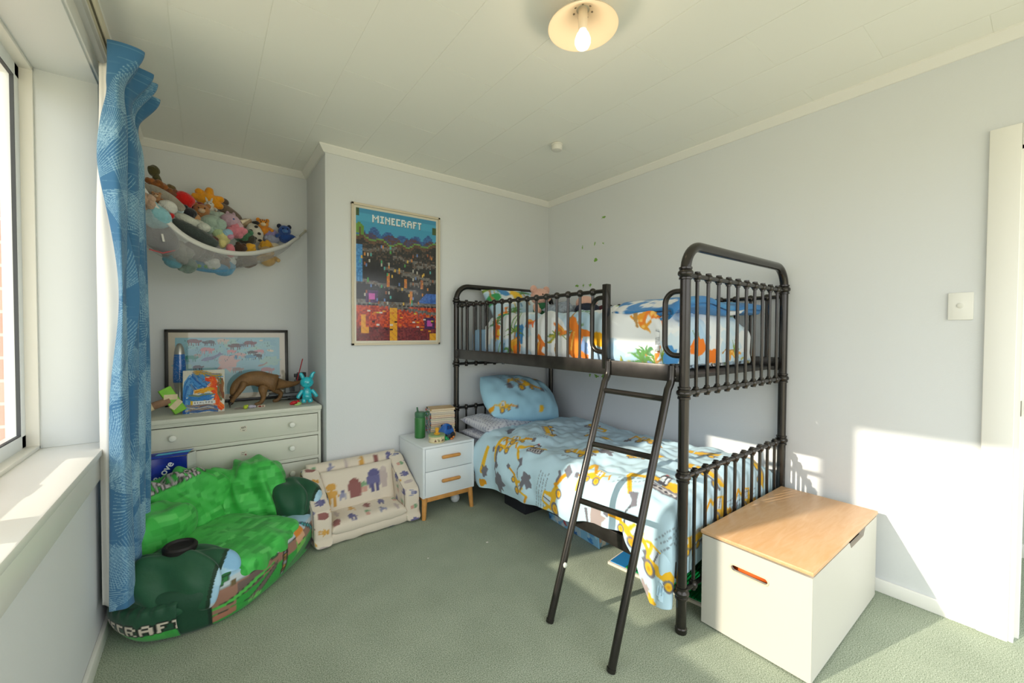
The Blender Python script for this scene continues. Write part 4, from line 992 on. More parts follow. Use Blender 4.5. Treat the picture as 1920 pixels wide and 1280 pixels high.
flat_print('box_print', cs, lambda X, Y: np.stack([.258+X, X*0+3.0495, DRT+Y], -1), cmat('paper', .7), o)
bits('toy_dart', 'grey-brown pointed toy bit lying on the chest next to the lime piece', 'toy', (.155, 3.06, DRT), [(mat('toy_taupe', '8a8078', .6), [((.16, 3.05, DRT+.005), (.026, .007, .005))])])

# ------------------------------------------------------------------ blue carrier bag behind the bean bag
bag = thing('carrier_bag', (-.17, 2.85, 0), 'dark blue retail bag with white lettering wedged behind the green bean bag', 'bag')
bc = Canvas(.26, .57, .003, '16309c')
for k in range(16): bc.blob(rs.rand()*.26, rs.rand()*.57, .03+.04*rs.rand(), rs.choice(['122a8c', '1a38ac', '152e98', '10268a']), k, sx=1.6, jag=.4, a=.7)
bx0, bx1, byf, byb, bz = -.312, -.088, 2.805, 2.872, .552
def bagf(X, Y):
    w = .006*np.sin(X*22+Y*9)+.004*np.sin(Y*31); return np.stack([bx0+X/.26*(bx1-bx0), byf+w+.02*(Y/.57)**3, Y/.57*bz], -1)
flat_print('front_panel', bc, bagf, cmat('glossy_paper', .25, spec=.6), bag, thick=.002)
sb = Canvas(.07, .57, .004, 'c9ccc8'); sb.rect(0, 0, .07, .5, 'b9bdb9')
flat_print('side_panel', sb, lambda X, Y: np.stack([X*0+bx1+.038*X/.07, byf+X/.07*(byb-byf)*.9+.02*(Y/.57)**3, Y/.57*(bz+.004)], -1), cmat('paper', .7), bag, thick=.002)
tb = Canvas(.26, .08, .003, '1d3fae'); tb.rect(0, .02, .26, .05, '1a2f86'); tb.poly([(.1, .024), (.26, .03), (.26, .05), (.11, .045)], '4fb6dc'); tb.rect(0, .052, .26, .08, '2a4fc0'); tb.line((0, .06), (.26, .064), .006, '122a80')
flat_print('top_fold', tb, lambda X, Y: np.stack([bx0+X/.26*(bx1-bx0+.03*Y/.08), byf+.018+Y*.7, bz+.016*np.sin(Y/.08*PI*.6)], -1), cmat('glossy_paper', .25), bag, thick=.002)
def text_mesh(s, size, m, parent, mw, depth=.0006):
    c = bpy.data.curves.new('lettering', 'FONT'); c.body = s; c.size = size; c.extrude = depth; c.offset = .0008
    o = bpy.data.objects.new('lettering', c); COL.objects.link(o); dg = bpy.context.evaluated_depsgraph_get(); me = bpy.data.meshes.new_from_object(o.evaluated_get(dg))
    V = [tuple(mw @ v.co) for v in me.vertices]; F = [tuple(p.vertices) for p in me.polygons]; bpy.data.objects.remove(o)
    return link('lettering', V, F, m, parent, smooth=False, label='white bold lettering on the bag')
mw_ = Matrix.Translation((-.205, byf-.004, .425)) @ Matrix.Rotation(math.radians(90), 4, 'X') @ Matrix.Rotation(math.radians(56), 4, 'Z')
text_mesh('& ove', .048, mat('letter_white', 'dfe3ea', .5), bag, mw_)
# ------------------------------------------------------------------ green bean bag chair
def pix(W, H, seed, base=('36aa42', '41b84c', '50c459', '2f9c3b', '66d069', '49bd54'), sz=.021, extra=.25):
    cv = Canvas(W, H, .003, base[1]); r2 = np.random.RandomState(seed)
    for j in range(int(H/sz)+2):
        i = 0
        while i < W/sz+2:
            n = r2.randint(1, 4); v = r2.rand()
            c = base[0] if v < .24 else base[1] if v < .48 else base[2] if v < .68 else base[3] if v < .82 else base[5] if v < .93 else base[4]
            cv.rect(i*sz, j*sz, (i+n)*sz, (j+1)*sz, c, .85); i += n
    return cv
bb = thing('bean_bag_chair', (.10, 2.45, 0), 'green pixel-patterned bean bag armchair slumped in the corner by the curtain', 'bean bag')
m_bb = cmat('bean_bag_cloth', .55, bump=.08, bscale=90, spec=.4, sheen=.15)
DG = '17452f'
# base: a closed outline swelling outwards, its front printed with a blocky landscape
foot = [(-.285, 2.56), (-.315, 2.40), (-.30, 2.22), (-.20, 2.085), (-.03, 2.045), (.11, 2.085), (.25, 2.205), (.385, 2.365), (.50, 2.55), (.545, 2.70), (.49, 2.82), (.25, 2.87), (-.05, 2.87), (-.23, 2.80)]
def smooth_loop(P, n):
    P = np.array(P); m = len(P); out = []
    for k in range(n):
        t = k/n*m; i = int(t); f = t-i; p0, p1, p2, p3 = P[(i-1) % m], P[i % m], P[(i+1) % m], P[(i+2) % m]
        out.append(.5*((2*p1)+(-p0+p2)*f+(2*p0-5*p1+4*p2-p3)*f*f+(-p0+3*p1-3*p2+p3)*f**3))
    return np.array(out)
def bean_base():
    n = 420; L = smooth_loop(foot, n); cen = L.mean(0)
    d = np.concatenate([[0], np.cumsum(np.hypot(*np.diff(np.vstack([L, L[:1]]), axis=0).T))]); arc_ = d[:-1]; tot = d[-1]
    def at(p): return arc_[np.argmin(np.hypot(*(L-np.array(p)).T))]
    a0, a1 = at((.0, 2.045)), at((.548, 2.70)); span = a1-a0
    # print on a canvas: length span, height .30 (developed height)
    W, H = span, .34
    cv = Canvas(W, H, .0026, '2f9a3d'); sc = W/.92
    def R(x0, y0, x1, y1, c): cv.rect(x0*sc, y0, x1*sc, y1, c)
    def Pg(L_, c): cv.poly([(x*sc, y) for x, y in L_], c); 
    def O(L_, w=.004): cv.path([(x*sc, y) for x, y in L_], w, '26332a')
    R(0, .20, .92, .34, '9cc4dc'); R(0, .18, .92, .225, 'b9c6cc')
    for k in range(14): cv.blob(rs.rand()*W, .27+.05*rs.rand(), .03, rs.choice(['86b8da', 'a9cfe2', '8fc0de']), k, sx=2)
    Pg([(0, .10), (.30, .13), (.62, .15), (.92, .16), (.92, .20), (.6, .20), (.3, .19), (0, .185)], '97705f'); O([(0, .185), (.3, .19), (.6, .20), (.92, .2)])
    Pg([(.11, .10), (.24, .12), (.24, .185), (.11, .18)], '6b5b56'); Pg([(.0, .06), (.1, .07), (.1, .11), (0, .10)], '97705f')
    Pg([(0, .085), (.08, .09), (.20, .13), (.32, .15), (.32, .16), (.18, .15), (.06, .108), (0, .10)], '52b84e'); O([(0, .085), (.08, .09), (.2, .13), (.32, .15)]); O([(0, .1), (.06, .108), (.18, .15)])
    Pg([(.16, .06), (.22, .09), (.34, .15), (.33, .12), (.24, .06), (.17, .03)], '6b5b56'); O([(.16, .06), (.22, .09), (.34, .15), (.33, .12), (.24, .06)])
    Pg([(.0, .02), (.1, .03), (.1, .065), (0, .055)], 'a5705a'); O([(0, .055), (.1, .065), (.16, .06)])
    Pg([(.34, .0), (.62, .06), (.92, .12), (.92, .16), (.72, .13), (.5, .10)], '2c8c3c'); O([(.34, .02), (.5, .10), (.72, .13), (.92, .16)])
    for k in range(26):
        x = .15+.08*rs.rand(); y = .02+.03*rs.rand(); cv.rect(x*sc, y, x*sc+.006, y+.012, '6cd05a')
    # tree tops and water strip
    for (x, y, w, h) in ((.0, .215, .07, .035), (.03, .235, .05, .03), (.02, .205, .03, .02), (.30, .185, .04, .022), (.31, .2, .02, .02), (.36, .20, .03, .016), (.75, .195, .06, .03), (.78, .215, .03, .03), (.86, .22, .04, .07), (.87, .26, .02, .05)): R(x-.003, y-.003, x+w+.003, y+h+.003, '24402a'); R(x, y, x+w, y+h, '2c7d3f')
    R(.17, .205, .26, .228, '3f7fd0'); R(.08, .175, .105, .205, '6a5a3c')
    # diagonal band of dark and tan blocks (a plain stand-in for the printed figure)
    for k in range(9):
        x = .40-.004*k; y = .205-.018*k; R(x-.012, y-.014, x+.022, y+.008, '2e2620'); R(x-.004, y-.009, x+.012, y+.003, ['b0863a', '7d5f34', '8b8f94'][k % 3])
    Pg([(.47, .10), (.58, .12), (.56, .19), (.49, .19)], '6fbf4a'); Pg([(.49, .15), (.57, .16), (.57, .2), (.49, .19)], 'd9a884'); Pg([(.50, .19), (.58, .20), (.58, .235), (.50, .225)], 'd9892c'); O([(.49, .15), (.57, .16)])
    for k in range(7):
        x = .60+.013*k; y = .225-.014*k; R(x-.006, y-.010, x+.024, y+.014, '203f44'); R(x, y-.004, x+.016, y+.008, '3fb0b4')
    Pg([(.66, .02), (.8, .06), (.72, .10), (.6, .06)], '2a302c'); Pg([(.86, .10), (.92, .11), (.92, .16), (.86, .15)], '97705f')
    nz = 44; u = np.linspace(0, 1, nz)
    # profile: height and outward offset
    zt = .200
    ph = u*PI*.94; Z = .105-.105*np.cos(ph); Z = Z/Z.max()*zt; outw = .055*np.sin(ph)**.8-.03*(u > .9)*(u-.9)*10
    P = np.empty((nz, n, 3)); col = np.empty((nz, n, 3)); nrm = L-cen; nrm /= np.linalg.norm(nrm, axis=1)[:, None]
    A = np.repeat(arc_[None], nz, 0); ZZ = np.repeat(Z[:, None], n, 1)
    wr = waves(A, ZZ*2, 41, 8, 40, 10)*.006; wr = wr*np.sin(ph)[:, None]
    rr = outw[:, None]-.055+wr
    P[..., 0] = L[None, :, 0]+nrm[None, :, 0]*rr; P[..., 1] = L[None, :, 1]+nrm[None, :, 1]*rr; P[..., 2] = ZZ
    ins = (A >= a0) & (A <= a1)
    Xc = np.clip(A-a0, 0, W); Yc = ZZ/zt*.245+.0
    col[:] = hx(DG); c2 = cv.sample(Xc, Yc); col[ins] = c2[ins]
    edge = (np.abs(A-a0) < .006) | (np.abs(A-a1) < .006); col[edge] = hx('0f2c1f')
    V = P.reshape(-1, 3); F = grid_faces(n, nz, True); cc_ = col.reshape(-1, 3)
    # close the top and the bottom
    V = np.vstack([V, [[cen[0], cen[1], zt+.0]], [[cen[0], cen[1], 0.002]]]); cc_ = np.vstack([cc_, [hx('2f9c3a')], [hx(DG)]])
    Fl = [tuple(f) for f in F]+[((nz-1)*n+i, (nz-1)*n+(i+1) % n, nz*n) for i in range(n)]+[((i+1) % n, i, nz*n+1) for i in range(n)]
    return link('base', V, Fl, m_bb, bb, col=cc_)
bean_base()
def lump(name, c, r, rot, hexc, seed, wr=.008, p=2.4, cv=None, parent=bb, n=130, fn=None, label=None):
    """a stuffed superellipsoid"""
    nu, nv = n*2, n
    th = np.linspace(0, 2*PI, nu, endpoint=False); ph = np.linspace(-PI/2, PI/2, nv)
    T, Ph = np.meshgrid(th, ph); e = 2/p
    f = lambda a: np.sign(a)*np.abs(a)**e
    x, y, z = r[0]*f(np.cos(Ph))*f(np.cos(T)), r[1]*f(np.cos(Ph))*f(np.sin(T)), r[2]*f(np.sin(Ph))
    k = 1+waves(x/max(r)*.5+z, y+z*.7, seed, 9, 45, 12)*wr/max(r)*1.6
    x, y, z = x*k, y*k, z*k
    if fn is not None: x, y, z = fn(x, y, z)
    P = np.stack([x, y, z], -1)
    col = None
    base = np.empty(P.shape); base[:] = hx(hexc)
    if cv is not None: base = cv(P)
    P = P @ np.array(rot).T+np.array(c); P[..., 2] = np.maximum(P[..., 2], .004)
    return link(name, P.reshape(-1, 3), grid_faces(nu, nv, True), m_bb, parent, col=base.reshape(-1, 3), label=label)
px1, px2, px3, px4 = pix(.7, .7, 1), pix(.7, .6, 2), pix(.7, .6, 3), pix(.6, .5, 4)
def greens(cv, ax=(0, 1), o=(.35, .3)):
    return lambda P: cv.sample(np.clip(P[..., ax[0]]+o[0], 0, cv.w), np.clip(P[..., ax[1]]+o[1], 0, cv.h))
rW = math.atan2(.75, .66)
lump('seat', (.080, 2.405, .172), (.262, .258, .070), rotm(math.radians(3), math.radians(-2), rW), '2f9c3a', 3, .007, 3.4, greens(px1, (0, 1), (.35, .35)))
def topback(cv, text):
    def g(P):
        return cv.sample(np.clip(P[..., 0]+.35, 0, cv.w), np.clip(P[..., 2]+.3, 0, cv.h))
    return g
# lettering over the crest of the left back cushion
tw = .030
px2b = pix(.7, .9, 2)
u0 = .10
for dx, dy, c in ((.003, 0, '2c2f2c'), (-.003, 0, '2c2f2c'), (0, .004, '2c2f2c'), (0, -.004, '2c2f2c'), (0, 0, 'c4babd')): px2b.text('MINECRAFT', (.215+dx), .505+dy, .066, c, .03, wide=.56)
def crest(P):
    # develop over the top: z up the front, then back over the crest
    v = np.where(P[..., 1] < -.02, P[..., 2]+.34, .34+.2+np.clip(P[..., 1]+.02, 0, .2)*.8+(P[..., 2]-.2)*.3)
    v = P[..., 2]+.36+np.clip(P[..., 1]+.06, 0, .3)*.9
    return px2b.sample(np.clip(P[..., 0]+.35, 0, .699), np.clip(v, 0, .899))
lump('backrest', (-.120, 2.705, .282), (.225, .135, .205), rotm(math.radians(-16), math.radians(-14), math.radians(16)), '2f9c3a', 7, .014, 2.7, crest)
lump('backrest', (.205, 2.745, .300), (.190, .115, .185), rotm(math.radians(-14), 0, math.radians(-6)), '2f9c3a', 11, .014, 2.7, topback(px3, None))
lump('side_cushion', (-.180, 2.50, .250), (.105, .18, .165), rotm(0, math.radians(10), math.radians(-24)), '2f9c3a', 17, .010, 2.5, greens(px4, (1, 2), (.3, .25)))
def arm_col(endsign):
    cv = Canvas(.3, .3, .004, '9cc4dc'); cv.rect(0, 0, .3, .11, 'b9c6cc')
    for k in range(8): cv.blob(.3*rs.rand(), .15+.1*rs.rand(), .04, rs.choice(['86b8da', 'a9cfe2']), k, sx=1.8)
    cv.rect(.05, .08, .16, .12, '24402a'); cv.rect(.055, .084, .155, .116, '2c7d3f'); cv.rect(.2, .07, .24, .17, '24402a'); cv.rect(.204, .074, .236, .166, '2c7d3f')
    def g(P):
        c = np.empty(P.shape); c[:] = hx('1d5136')
        m_ = P[..., 1]*endsign > arm_cut; s = cv.sample(np.clip(P[..., 0]+.15, 0, .299), np.clip(P[..., 2]+.15, 0, .299)); c[m_] = s[m_]
        e = np.abs(P[..., 1]*endsign-arm_cut) < .007; c[e] = hx('12331f'); return c
    return g
arm_cut = .165
lump('armrest', (-.110, 2.200, .180), (.130, .195, .120), rotm(math.radians(-7), math.radians(0), math.radians(-112)), DG, 23, .016, 2.5, arm_col(1), label='dark green padded armrest with a printed sky panel at its front')
arm_cut = .145
lump('armrest', (.400, 2.665, .220), (.115, .170, .140), rotm(0, math.radians(-6), math.radians(-140)), DG, 29, .014, 2.5, arm_col(1), label='dark green padded armrest with a printed sky panel at its front')
# cup holder: a dark mesh well let into the left arm
q = MB(); Rc = rotm(math.radians(6), math.radians(0), math.radians(20)); cc0 = (-.095, 2.185, .318)
q.lathe(cc0, [(.058, -.012), (.060, .006), (.054, .014), (.047, .014), (.041, .006), (.001, .003)], 30, Rc, cap=False); q.V = [tuple(Vector(cc0)+Vector(((v[0]-cc0[0])*1.0, (v[1]-cc0[1])*.8, v[2]-cc0[2]))) for v in q.V]
q.build('cup_holder', mat('black_mesh', '171414', .6), bb)
# elastic-topped pocket on the outer side, lettered
pk = Canvas(.34, .16, .002, '1b4a33'); pk.rect(0, 0, .34, .05, '39a845')
for k in range(12): pk.rect(.34*rs.rand(), .05*rs.rand(), .34*rs.rand(), .05, rs.choice(['2f9c3a', '46b84e']), .6)
pk.path([(0, .05), (.05, .062), (.1, .048), (.16, .06), (.22, .05), (.28, .06), (.34, .05)], .005, '12331f')
for dx, dy, c in ((.005, 0, '161d18'), (-.005, 0, '161d18'), (0, .005, '161d18'), (0, -.005, '161d18'), (0, 0, 'd3c9b8')): pk.text('MINECRAFT', .02+dx, .055+dy, .044, c, -.02, wide=.95)
def pocket():
    nu, nv = 160, 70
    U, Vv = np.meshgrid(np.linspace(0, 1, nu), np.linspace(0, 1, nv))
    # follows the base outline from the wall side round to the near end
    n = 420; L = smooth_loop(foot, n); cen = L.mean(0)
    i0 = int(np.argmin(np.hypot(*(L-np.array([-.31, 2.37])).T))); i1 = int(np.argmin(np.hypot(*(L-np.array([-.10, 2.05])).T)))
    idx = i0+U*(i1-i0); fx = np.interp(idx, np.arange(n), L[:, 0]); fy = np.interp(idx, np.arange(n), L[:, 1])
    nx, ny = fx-cen[0], fy-cen[1]; l = np.hypot(nx, ny); nx, ny = nx/l, ny/l
    z = .012+Vv*.150
    ph = np.clip(z/.215, 0, 1)*PI*.94; o = .055*np.sin(ph)**.8-.055+.016+.012*np.sin(U*PI)*np.sin(Vv*PI)+.005*np.sin(U*60)*sstep(.7, 1, Vv)+.004*waves(U*.3, Vv*.15, 44, 15, 60, 8)
    o = o-.014*sstep(.93, 1, Vv)
    X = np.maximum(fx+nx*o, -.322)
    P = np.stack([X, fy+ny*o, z-.012*np.sin(U*PI)*sstep(.6, 1, Vv)], -1)
    sheet('side_pocket', P, m_bb, bb, col=pk.sample(U*.34, Vv*.16), thick=.003, label='elasticated side pocket with printed lettering')
pocket()

# ------------------------------------------------------------------ child's fold-out sofa
sofa = thing('kids_sofa', (.78, 2.64, 0), 'small cream foam sofa with mustard and plum printed motifs beside the green bean bag', 'sofa', rz=math.radians(3))
m_sofa = cmat('sofa_plush', .9, bump=.12, bscale=260, sheen=.2)
def motif(cv, x, y, s, kd, a=0):
    """plain blobby motifs in the print's colours"""
    f = cv.xf(x, y, s, a); E = lambda p, rx, ry, c: cv.ell(*f(p), rx*s, ry*s, c, a); P = lambda L, c: cv.poly([f(p) for p in L], c)
    if kd == 0: E((0, .36), .2, .17, 'c99a4e'); P([(-.2, .2), (.2, .2), (.17, -.12), (-.17, -.12)], 'cf9f52'); P([(-.16, -.1), (-.04, -.1), (-.05, -.5), (-.15, -.5)], 'c5954a'); P([(.04, -.1), (.16, -.1), (.15, -.5), (.05, -.5)], 'c5954a'); P([(-.2, .15), (-.36, .0), (-.3, -.05), (-.18, .05)], 'c99a4e'); P([(.2, .15), (.3, -.1), (.24, -.12), (.17, .05)], 'c99a4e')
    elif kd == 1: E((0, .15), .26, .3, '8d5c58'); P([(-.3, .2), (.3, .2), (.24, -.45), (-.24, -.45)], '8f5f5c')
    elif kd == 2: E((0, .3), .24, .22, '62608a'); P([(-.34, .2), (.34, .2), (.36, -.15), (-.36, -.15)], '6b6992'); P([(-.22, -.15), (-.04, -.15), (-.06, -.5), (-.2, -.5)], '5c5a82'); P([(.04, -.15), (.22, -.15), (.2, -.5), (.06, -.5)], '5c5a82')
    elif kd == 3: P([(-.2, .05), (.2, .05), (.16, -.3), (-.16, -.3)], 'c79a8c'); E((-.14, .2), .08, .18, '7fa07c', ); E((.0, .26), .07, .2, '7fa07c'); E((.14, .2), .08, .18, '7fa07c')
    elif kd == 4: P([(-.16, .3), (.16, .3), (.16, -.2), (-.16, -.2)], '8f90a8'); E((0, .3), .16, .12, '6f708e'); P([(-.28, .1), (-.2, .1), (-.2, -.4), (-.3, -.4)], '8f90a8'); P([(.2, .1), (.28, .1), (.3, -.4), (.2, -.4)], '8f90a8')
    else: P([(-.16, .4), (.16, .4), (.2, 0), (.12, -.5), (-.12, -.5), (-.2, 0)], 'b9aaa6'); E((0, .42), .14, .12, 'c0b2ac')
def sofa_cv(W, H, seed, n, fixed=None, s=.066):
    cv = Canvas(W, H, .0025, 'd9cebd'); r2 = np.random.RandomState(seed)
    if fixed is not None:
        for (x, y, sz, k, a) in fixed: motif(cv, x, y, sz, k, a)
        return cv
    nx = max(1, int(W/.082)); ny = max(1, int(H/.074)); k = seed
    for j in range(ny):
        for i in range(nx):
            motif(cv, (i+.5+.25*(j % 2)-.12)*W/nx, (j+.5)*H/ny, s, (k*5+i*2+j*3) % 6, (r2.rand()-.5)*.5); k += 1
    return cv
# local frame: x along the width (0 = middle), y forward is -y, z up
Wd, Dp = .60, .36
sb_ = sofa_cv(.5, .30, 1, 0, [(.055, .13, .16, 0, 0), (.125, .115, .085, 4, 0), (.205, .15, .15, 1, .05), (.275, .135, .11, 3, 0), (.345, .17, .165, 2, 0), (.415, .18, .15, 5, 0)])
cushion('back_cushion', (.0, .035, .235), .455, .255, .075, rotm(math.radians(76), 0, 0), m_sofa, sofa, sb_, 50, 6, .4, 3, .003, local=True, pinch=.02)
cushion('backrest', (.0, .118, .200), .575, .40, .125, rotm(math.radians(80), 0, 0), m_sofa, sofa, sofa_cv(.56, .4, 3, 1), 44, 6, .35, 4, .004, local=True, pinch=.02)
cushion('seat', (.0, -.06, .095), .455, .25, .085, rotm(math.radians(5), 0, 0), m_sofa, sofa, sofa_cv(.44, .27, 5, 1), 50, 6, .4, 5, .003, local=True, pinch=.02)
cushion('base', (.0, -.02, .038), .560, .315, .076, None, m_sofa, sofa, sofa_cv(.56, .32, 8, 1), 40, 8, .3, 6, .003, local=True, pinch=.01)
def sofa_arm(sx, seed):
    cv = sofa_cv(.36, .38, seed, 1)
    # side outline sloping from the back's top to the low front
    out = [(-.175, .010), (-.182, .06), (-.178, .165), (-.165, .205), (-.13, .225), (-.03, .285), (.06, .345), (.10, .372), (.14, .375), (.168, .35), (.175, .2), (.172, .010)]
    O = np.array(smooth_loop(out, 260)); c0 = O.mean(0)
    arcl = np.concatenate([[0], np.cumsum(np.hypot(*np.diff(O, axis=0).T))])
    V = []; col = []; prof = [(-1, .80), (-1, .90), (-.95, .945), (-.86, .97), (-.7, .99)]+[(t, 1.0) for t in np.linspace(-.5, .5, 16)]+[(.7, .99), (.86, .97), (.95, .945), (1, .90), (1, .80)]
    for (t, s) in prof:
        for j, p in enumerate(O):
            q_ = c0+(p-c0)*s; V.append((sx+t*.048, q_[0], max(q_[1], .004))); col.append((q_[0]+.18, q_[1]) if abs(t) > .99 else (arcl[j] % .34+.01, .19+t*.05))
    n = len(O); F = [tuple(f) for f in grid_faces(n, len(prof), True)]
    V.append((sx-.050, *c0)); col.append((c0[0]+.18, c0[1])); V.append((sx+.050, *c0)); col.append((c0[0]+.18, c0[1]))
    m_ = len(V); k = len(prof)-1
    # concentric rings on the flat sides so that the print is resolved
    rings = [.8, .7, .6, .5, .4, .3, .2, .1]
    for side, t in ((0, -1), (1, 1)):
        prev = (0 if side == 0 else k)*n
        for s in rings[1:]:
            st = len(V)
            for p in O:
                q_ = c0+(p-c0)*s; V.append((sx+t*.050, q_[0], max(q_[1], .004))); col.append((q_[0]+.18, q_[1]))
            for i in range(n): F.append((prev+i, prev+(i+1) % n, st+(i+1) % n, st+i))
            prev = st
        cidx = m_-2+side
        for i in range(n): F.append((prev+i, prev+(i+1) % n, cidx))
    C = np.array(col); link('armrest', V, F, m_sofa, sofa, col=cv.sample(C[:, 0], C[:, 1]), local=True)
sofa_arm(-.272, 11); sofa_arm(.272, 14)
# ------------------------------------------------------------------ bedside drawers
m_ns = mat('white_lacquer', 'dfe5e8', .35); m_oak = mat('honey_oak', 'c8904e', .4, var=.12, vscale=25)
ns = thing('bedside_table', (1.305, 2.64, 0), 'white two-drawer bedside table on oak legs beside the bunk bed', 'bedside table')
NX0, NX1, NY0, NY1, NZ0, NZ1 = 1.112, 1.497, 2.442, 2.836, .142, .478
q = MB(); t = .016
q.box(NX0, NX0+t, NY0+.0005, NY1-.0005, NZ0, NZ1-t+.001, bev=.001); q.box(NX1-t, NX1, NY0+.0005, NY1-.0005, NZ0, NZ1-t+.001, bev=.001); q.box(NX0-.0006, NX1+.0006, NY0, NY1, NZ1-t, NZ1, bev=.002); q.box(NX0+t, NX1-t, NY0+.004, NY1-.002, NZ0, NZ0+t); q.box(NX0+t, NX1-t, NY1-.01, NY1-.002, NZ0+t, NZ1-t)
q.build('cabinet', m_ns, ns)
zm = (NZ0+NZ1)/2
for (za, zb) in ((zm+.002, NZ1-t-.002), (NZ0+.006, zm-.002)):
    q = MB().box(NX0+t+.003, NX1-t-.003+.004, NY0+.002, NY0+.3, za, zb, bev=.002); d = q.build('drawer', m_ns, ns)
    zc = (za+zb)/2+.008
    MB().tube([(NX0+.133, NY0-.012, zc), (NX0+.140, NY0-.012, zc), (NX1-.125, NY0-.012, zc), (NX1-.118, NY0-.012, zc)], [.009, .0115, .0115, .009], 14).build('handle', m_oak, d)
for (x, y) in ((NX0+.022, NY0+.022), (NX1-.022, NY0+.022), (NX0+.022, NY1-.03), (NX1-.022, NY1-.03)):
    sx, sy = (-.010 if x < 1.3 else .010), (-.010 if y < 2.6 else .008)
    MB().tube([(x, y, NZ0), (x+sx, y+sy, 0)], [.0185, .0135], 14).build('leg', m_oak, ns)
q = MB().box(NX0+.03, NX1-.03, NY0+.012, NY0+.034, NZ0-.034, NZ0, bev=.003); q.build('apron', m_oak, ns)
q = MB().box(NX0+.014, NX0+.032, NY0+.02, NY1-.02, NZ0-.03, NZ0, bev=.003); q.build('apron', m_oak, ns)
q = MB().box(NX1-.032, NX1-.014, NY0+.02, NY1-.02, NZ0-.03, NZ0, bev=.003); q.build('apron', m_oak, ns)
# bottle
bt = thing('drink_bottle', (1.205, 2.695, NZ1), 'dark green drink bottle with carry loop on the bedside table', 'bottle')
c = (1.205, 2.695, NZ1); mg = mat('bottle_green', '35733a', .35); mgd = mat('bottle_lid_green', '3d6b4c', .45)
MB().lathe(c, [(.034, 0), (.037, .004), (.037, .135), (.035, .143), (.033, .147)], 28).build('body', mg, bt)
MB().lathe(c, [(.034, .145), (.036, .149), (.0365, .172), (.033, .181), (.010, .183)], 28).build('lid', mgd, bt)
q = MB().tube([(c[0]-.018, c[1]-.005, NZ1+.180), (c[0]-.021, c[1]-.005, NZ1+.198), (c[0]-.023, c[1]-.004, NZ1+.217)], [.008, .0062, .0055], 10); q.build('spout', mgd, bt)
q = MB().tube([(c[0]+.050+.0155*math.cos(a), c[1]-.008, NZ1+.165+.0155*math.sin(a)) for a in np.linspace(0, 2*PI, 20)], .0048, 8, cap=False); q.build('carry_loop', mgd, bt)
# stack of paperbacks, spines turned to the left
rs = np.random.RandomState(5); z = NZ1; cols = ['b64038', '4a7fa8', 'd8b04a', 'c9c4bc', '6f8f5f', 'd07a3f', '8a6aa0', 'e0d8c8', '3f8f94', 'c04a5f', 'c8a86a', '5f6fa0', 'd9d2c4', 'b07a4a']
m_pg = mat('book_pages', 'd8cbb0', .85, var=.06, vscale=90)
ordn = ['bottom', 'second', 'third', 'fourth', 'fifth', 'sixth', 'seventh', 'eighth', 'ninth', 'tenth', 'eleventh', 'twelfth', 'thirteenth', 'top']
N = 14
for k in range(N):
    h = .0118+.003*rs.rand(); cx, cy = 1.385+.008*(rs.rand()-.5), 2.735+.008*(rs.rand()-.5); w_, d_ = .128+.012*rs.rand(), .182
    R = rotm(0, 0, math.radians(-12+5*(rs.rand()-.5)))
    bk = thing('paperback', (cx, cy, z), ('topmost paperback, tan covered, of the stack on the bedside table' if k == N-1 else 'undermost paperback of the stack on the bedside table' if k == 0 else '%s paperback from the bottom of the stack on the bedside table' % ordn[k]), 'book', 'paperbacks stacked on the bedside table')
    def mk(*b, **kw): 
        return MB().box(*b, rot=R, piv=(0, 0, 0), **kw)
    def sh(q): q.V = [(v[0]+cx, v[1]+cy, v[2]+z) for v in q.V]; return q
    sh(mk(-d_/2+.003, d_/2-.004, -w_/2+.003, w_/2-.002, .001, h-.001)).build('pages', m_pg, bk, smooth=False)
    q = mk(-d_/2, d_/2, -w_/2, w_/2, 0, .0011); a = mk(-d_/2, d_/2, -w_/2, w_/2, h-.0011, h); q.add(a.V, a.F); a = mk(-d_/2, -d_/2+.0015, -w_/2, w_/2, 0, h); q.add(a.V, a.F)
    sh(q).build('cover', mat('book_cover_'+'abcdefghijklmn'[k], cols[k] if k < N-1 else 'c2a06a', .45), bk, smooth=False)
    sc = Canvas(w_, h, .0014, 'd9d6d0'); sc.rect(0, 0, w_*.28, h, rs.choice(['b8403a', '3f5f8a', '4a4038', '3f8f94'])); sc.rect(w_*.8, 0, w_, h, rs.choice(['c04a3f', '4a8fb0', 'd8b04a', '5f4a42'])); sc.rect(w_*.36, h*.3, w_*.7, h*.62, rs.choice(['3f3c48', '54506a', '8a3a3a']))
    flat_print('spine_print', sc, lambda X, Y: np.stack([X*0-d_/2-.0004, w_/2-X, Y], -1) @ np.array(R).T+np.array([cx, cy, z]), cmat('paper', .7), bk)
    z += h+.0002
ZB = z
# round tin with a yellow crank knob
tn = thing('musical_tin', (1.255, 2.530, NZ1), 'round cream and green tin with a yellow knob at the front of the bedside table', 'toy tin')
c = (1.253, 2.530, NZ1)
tcv = Canvas(.40, .05, .0018, 'd9cba4'); tcv.rect(0, 0, .4, .006, 'c8b888')
for k in range(15): x = .4*rs.rand(); tcv.poly([(x, .01), (x+.02, .01), (x+.01, .03)], rs.choice(['6a4a38', '7d5a3f', '8f8a5a'])); tcv.blob(.4*rs.rand(), .02+.02*rs.rand(), .004, '6f7f58', k)
A, Zz = np.meshgrid(np.linspace(0, 2*PI, 120), np.linspace(0, .043, 24)); sheet('drum', np.stack([c[0]+.054*np.cos(A), c[1]+.054*np.sin(A), c[2]+Zz+.0005], -1), cmat('printed_tin', .4, spec=.5), tn, col=tcv.sample(A/(2*PI)*.4, Zz/.043*.05))
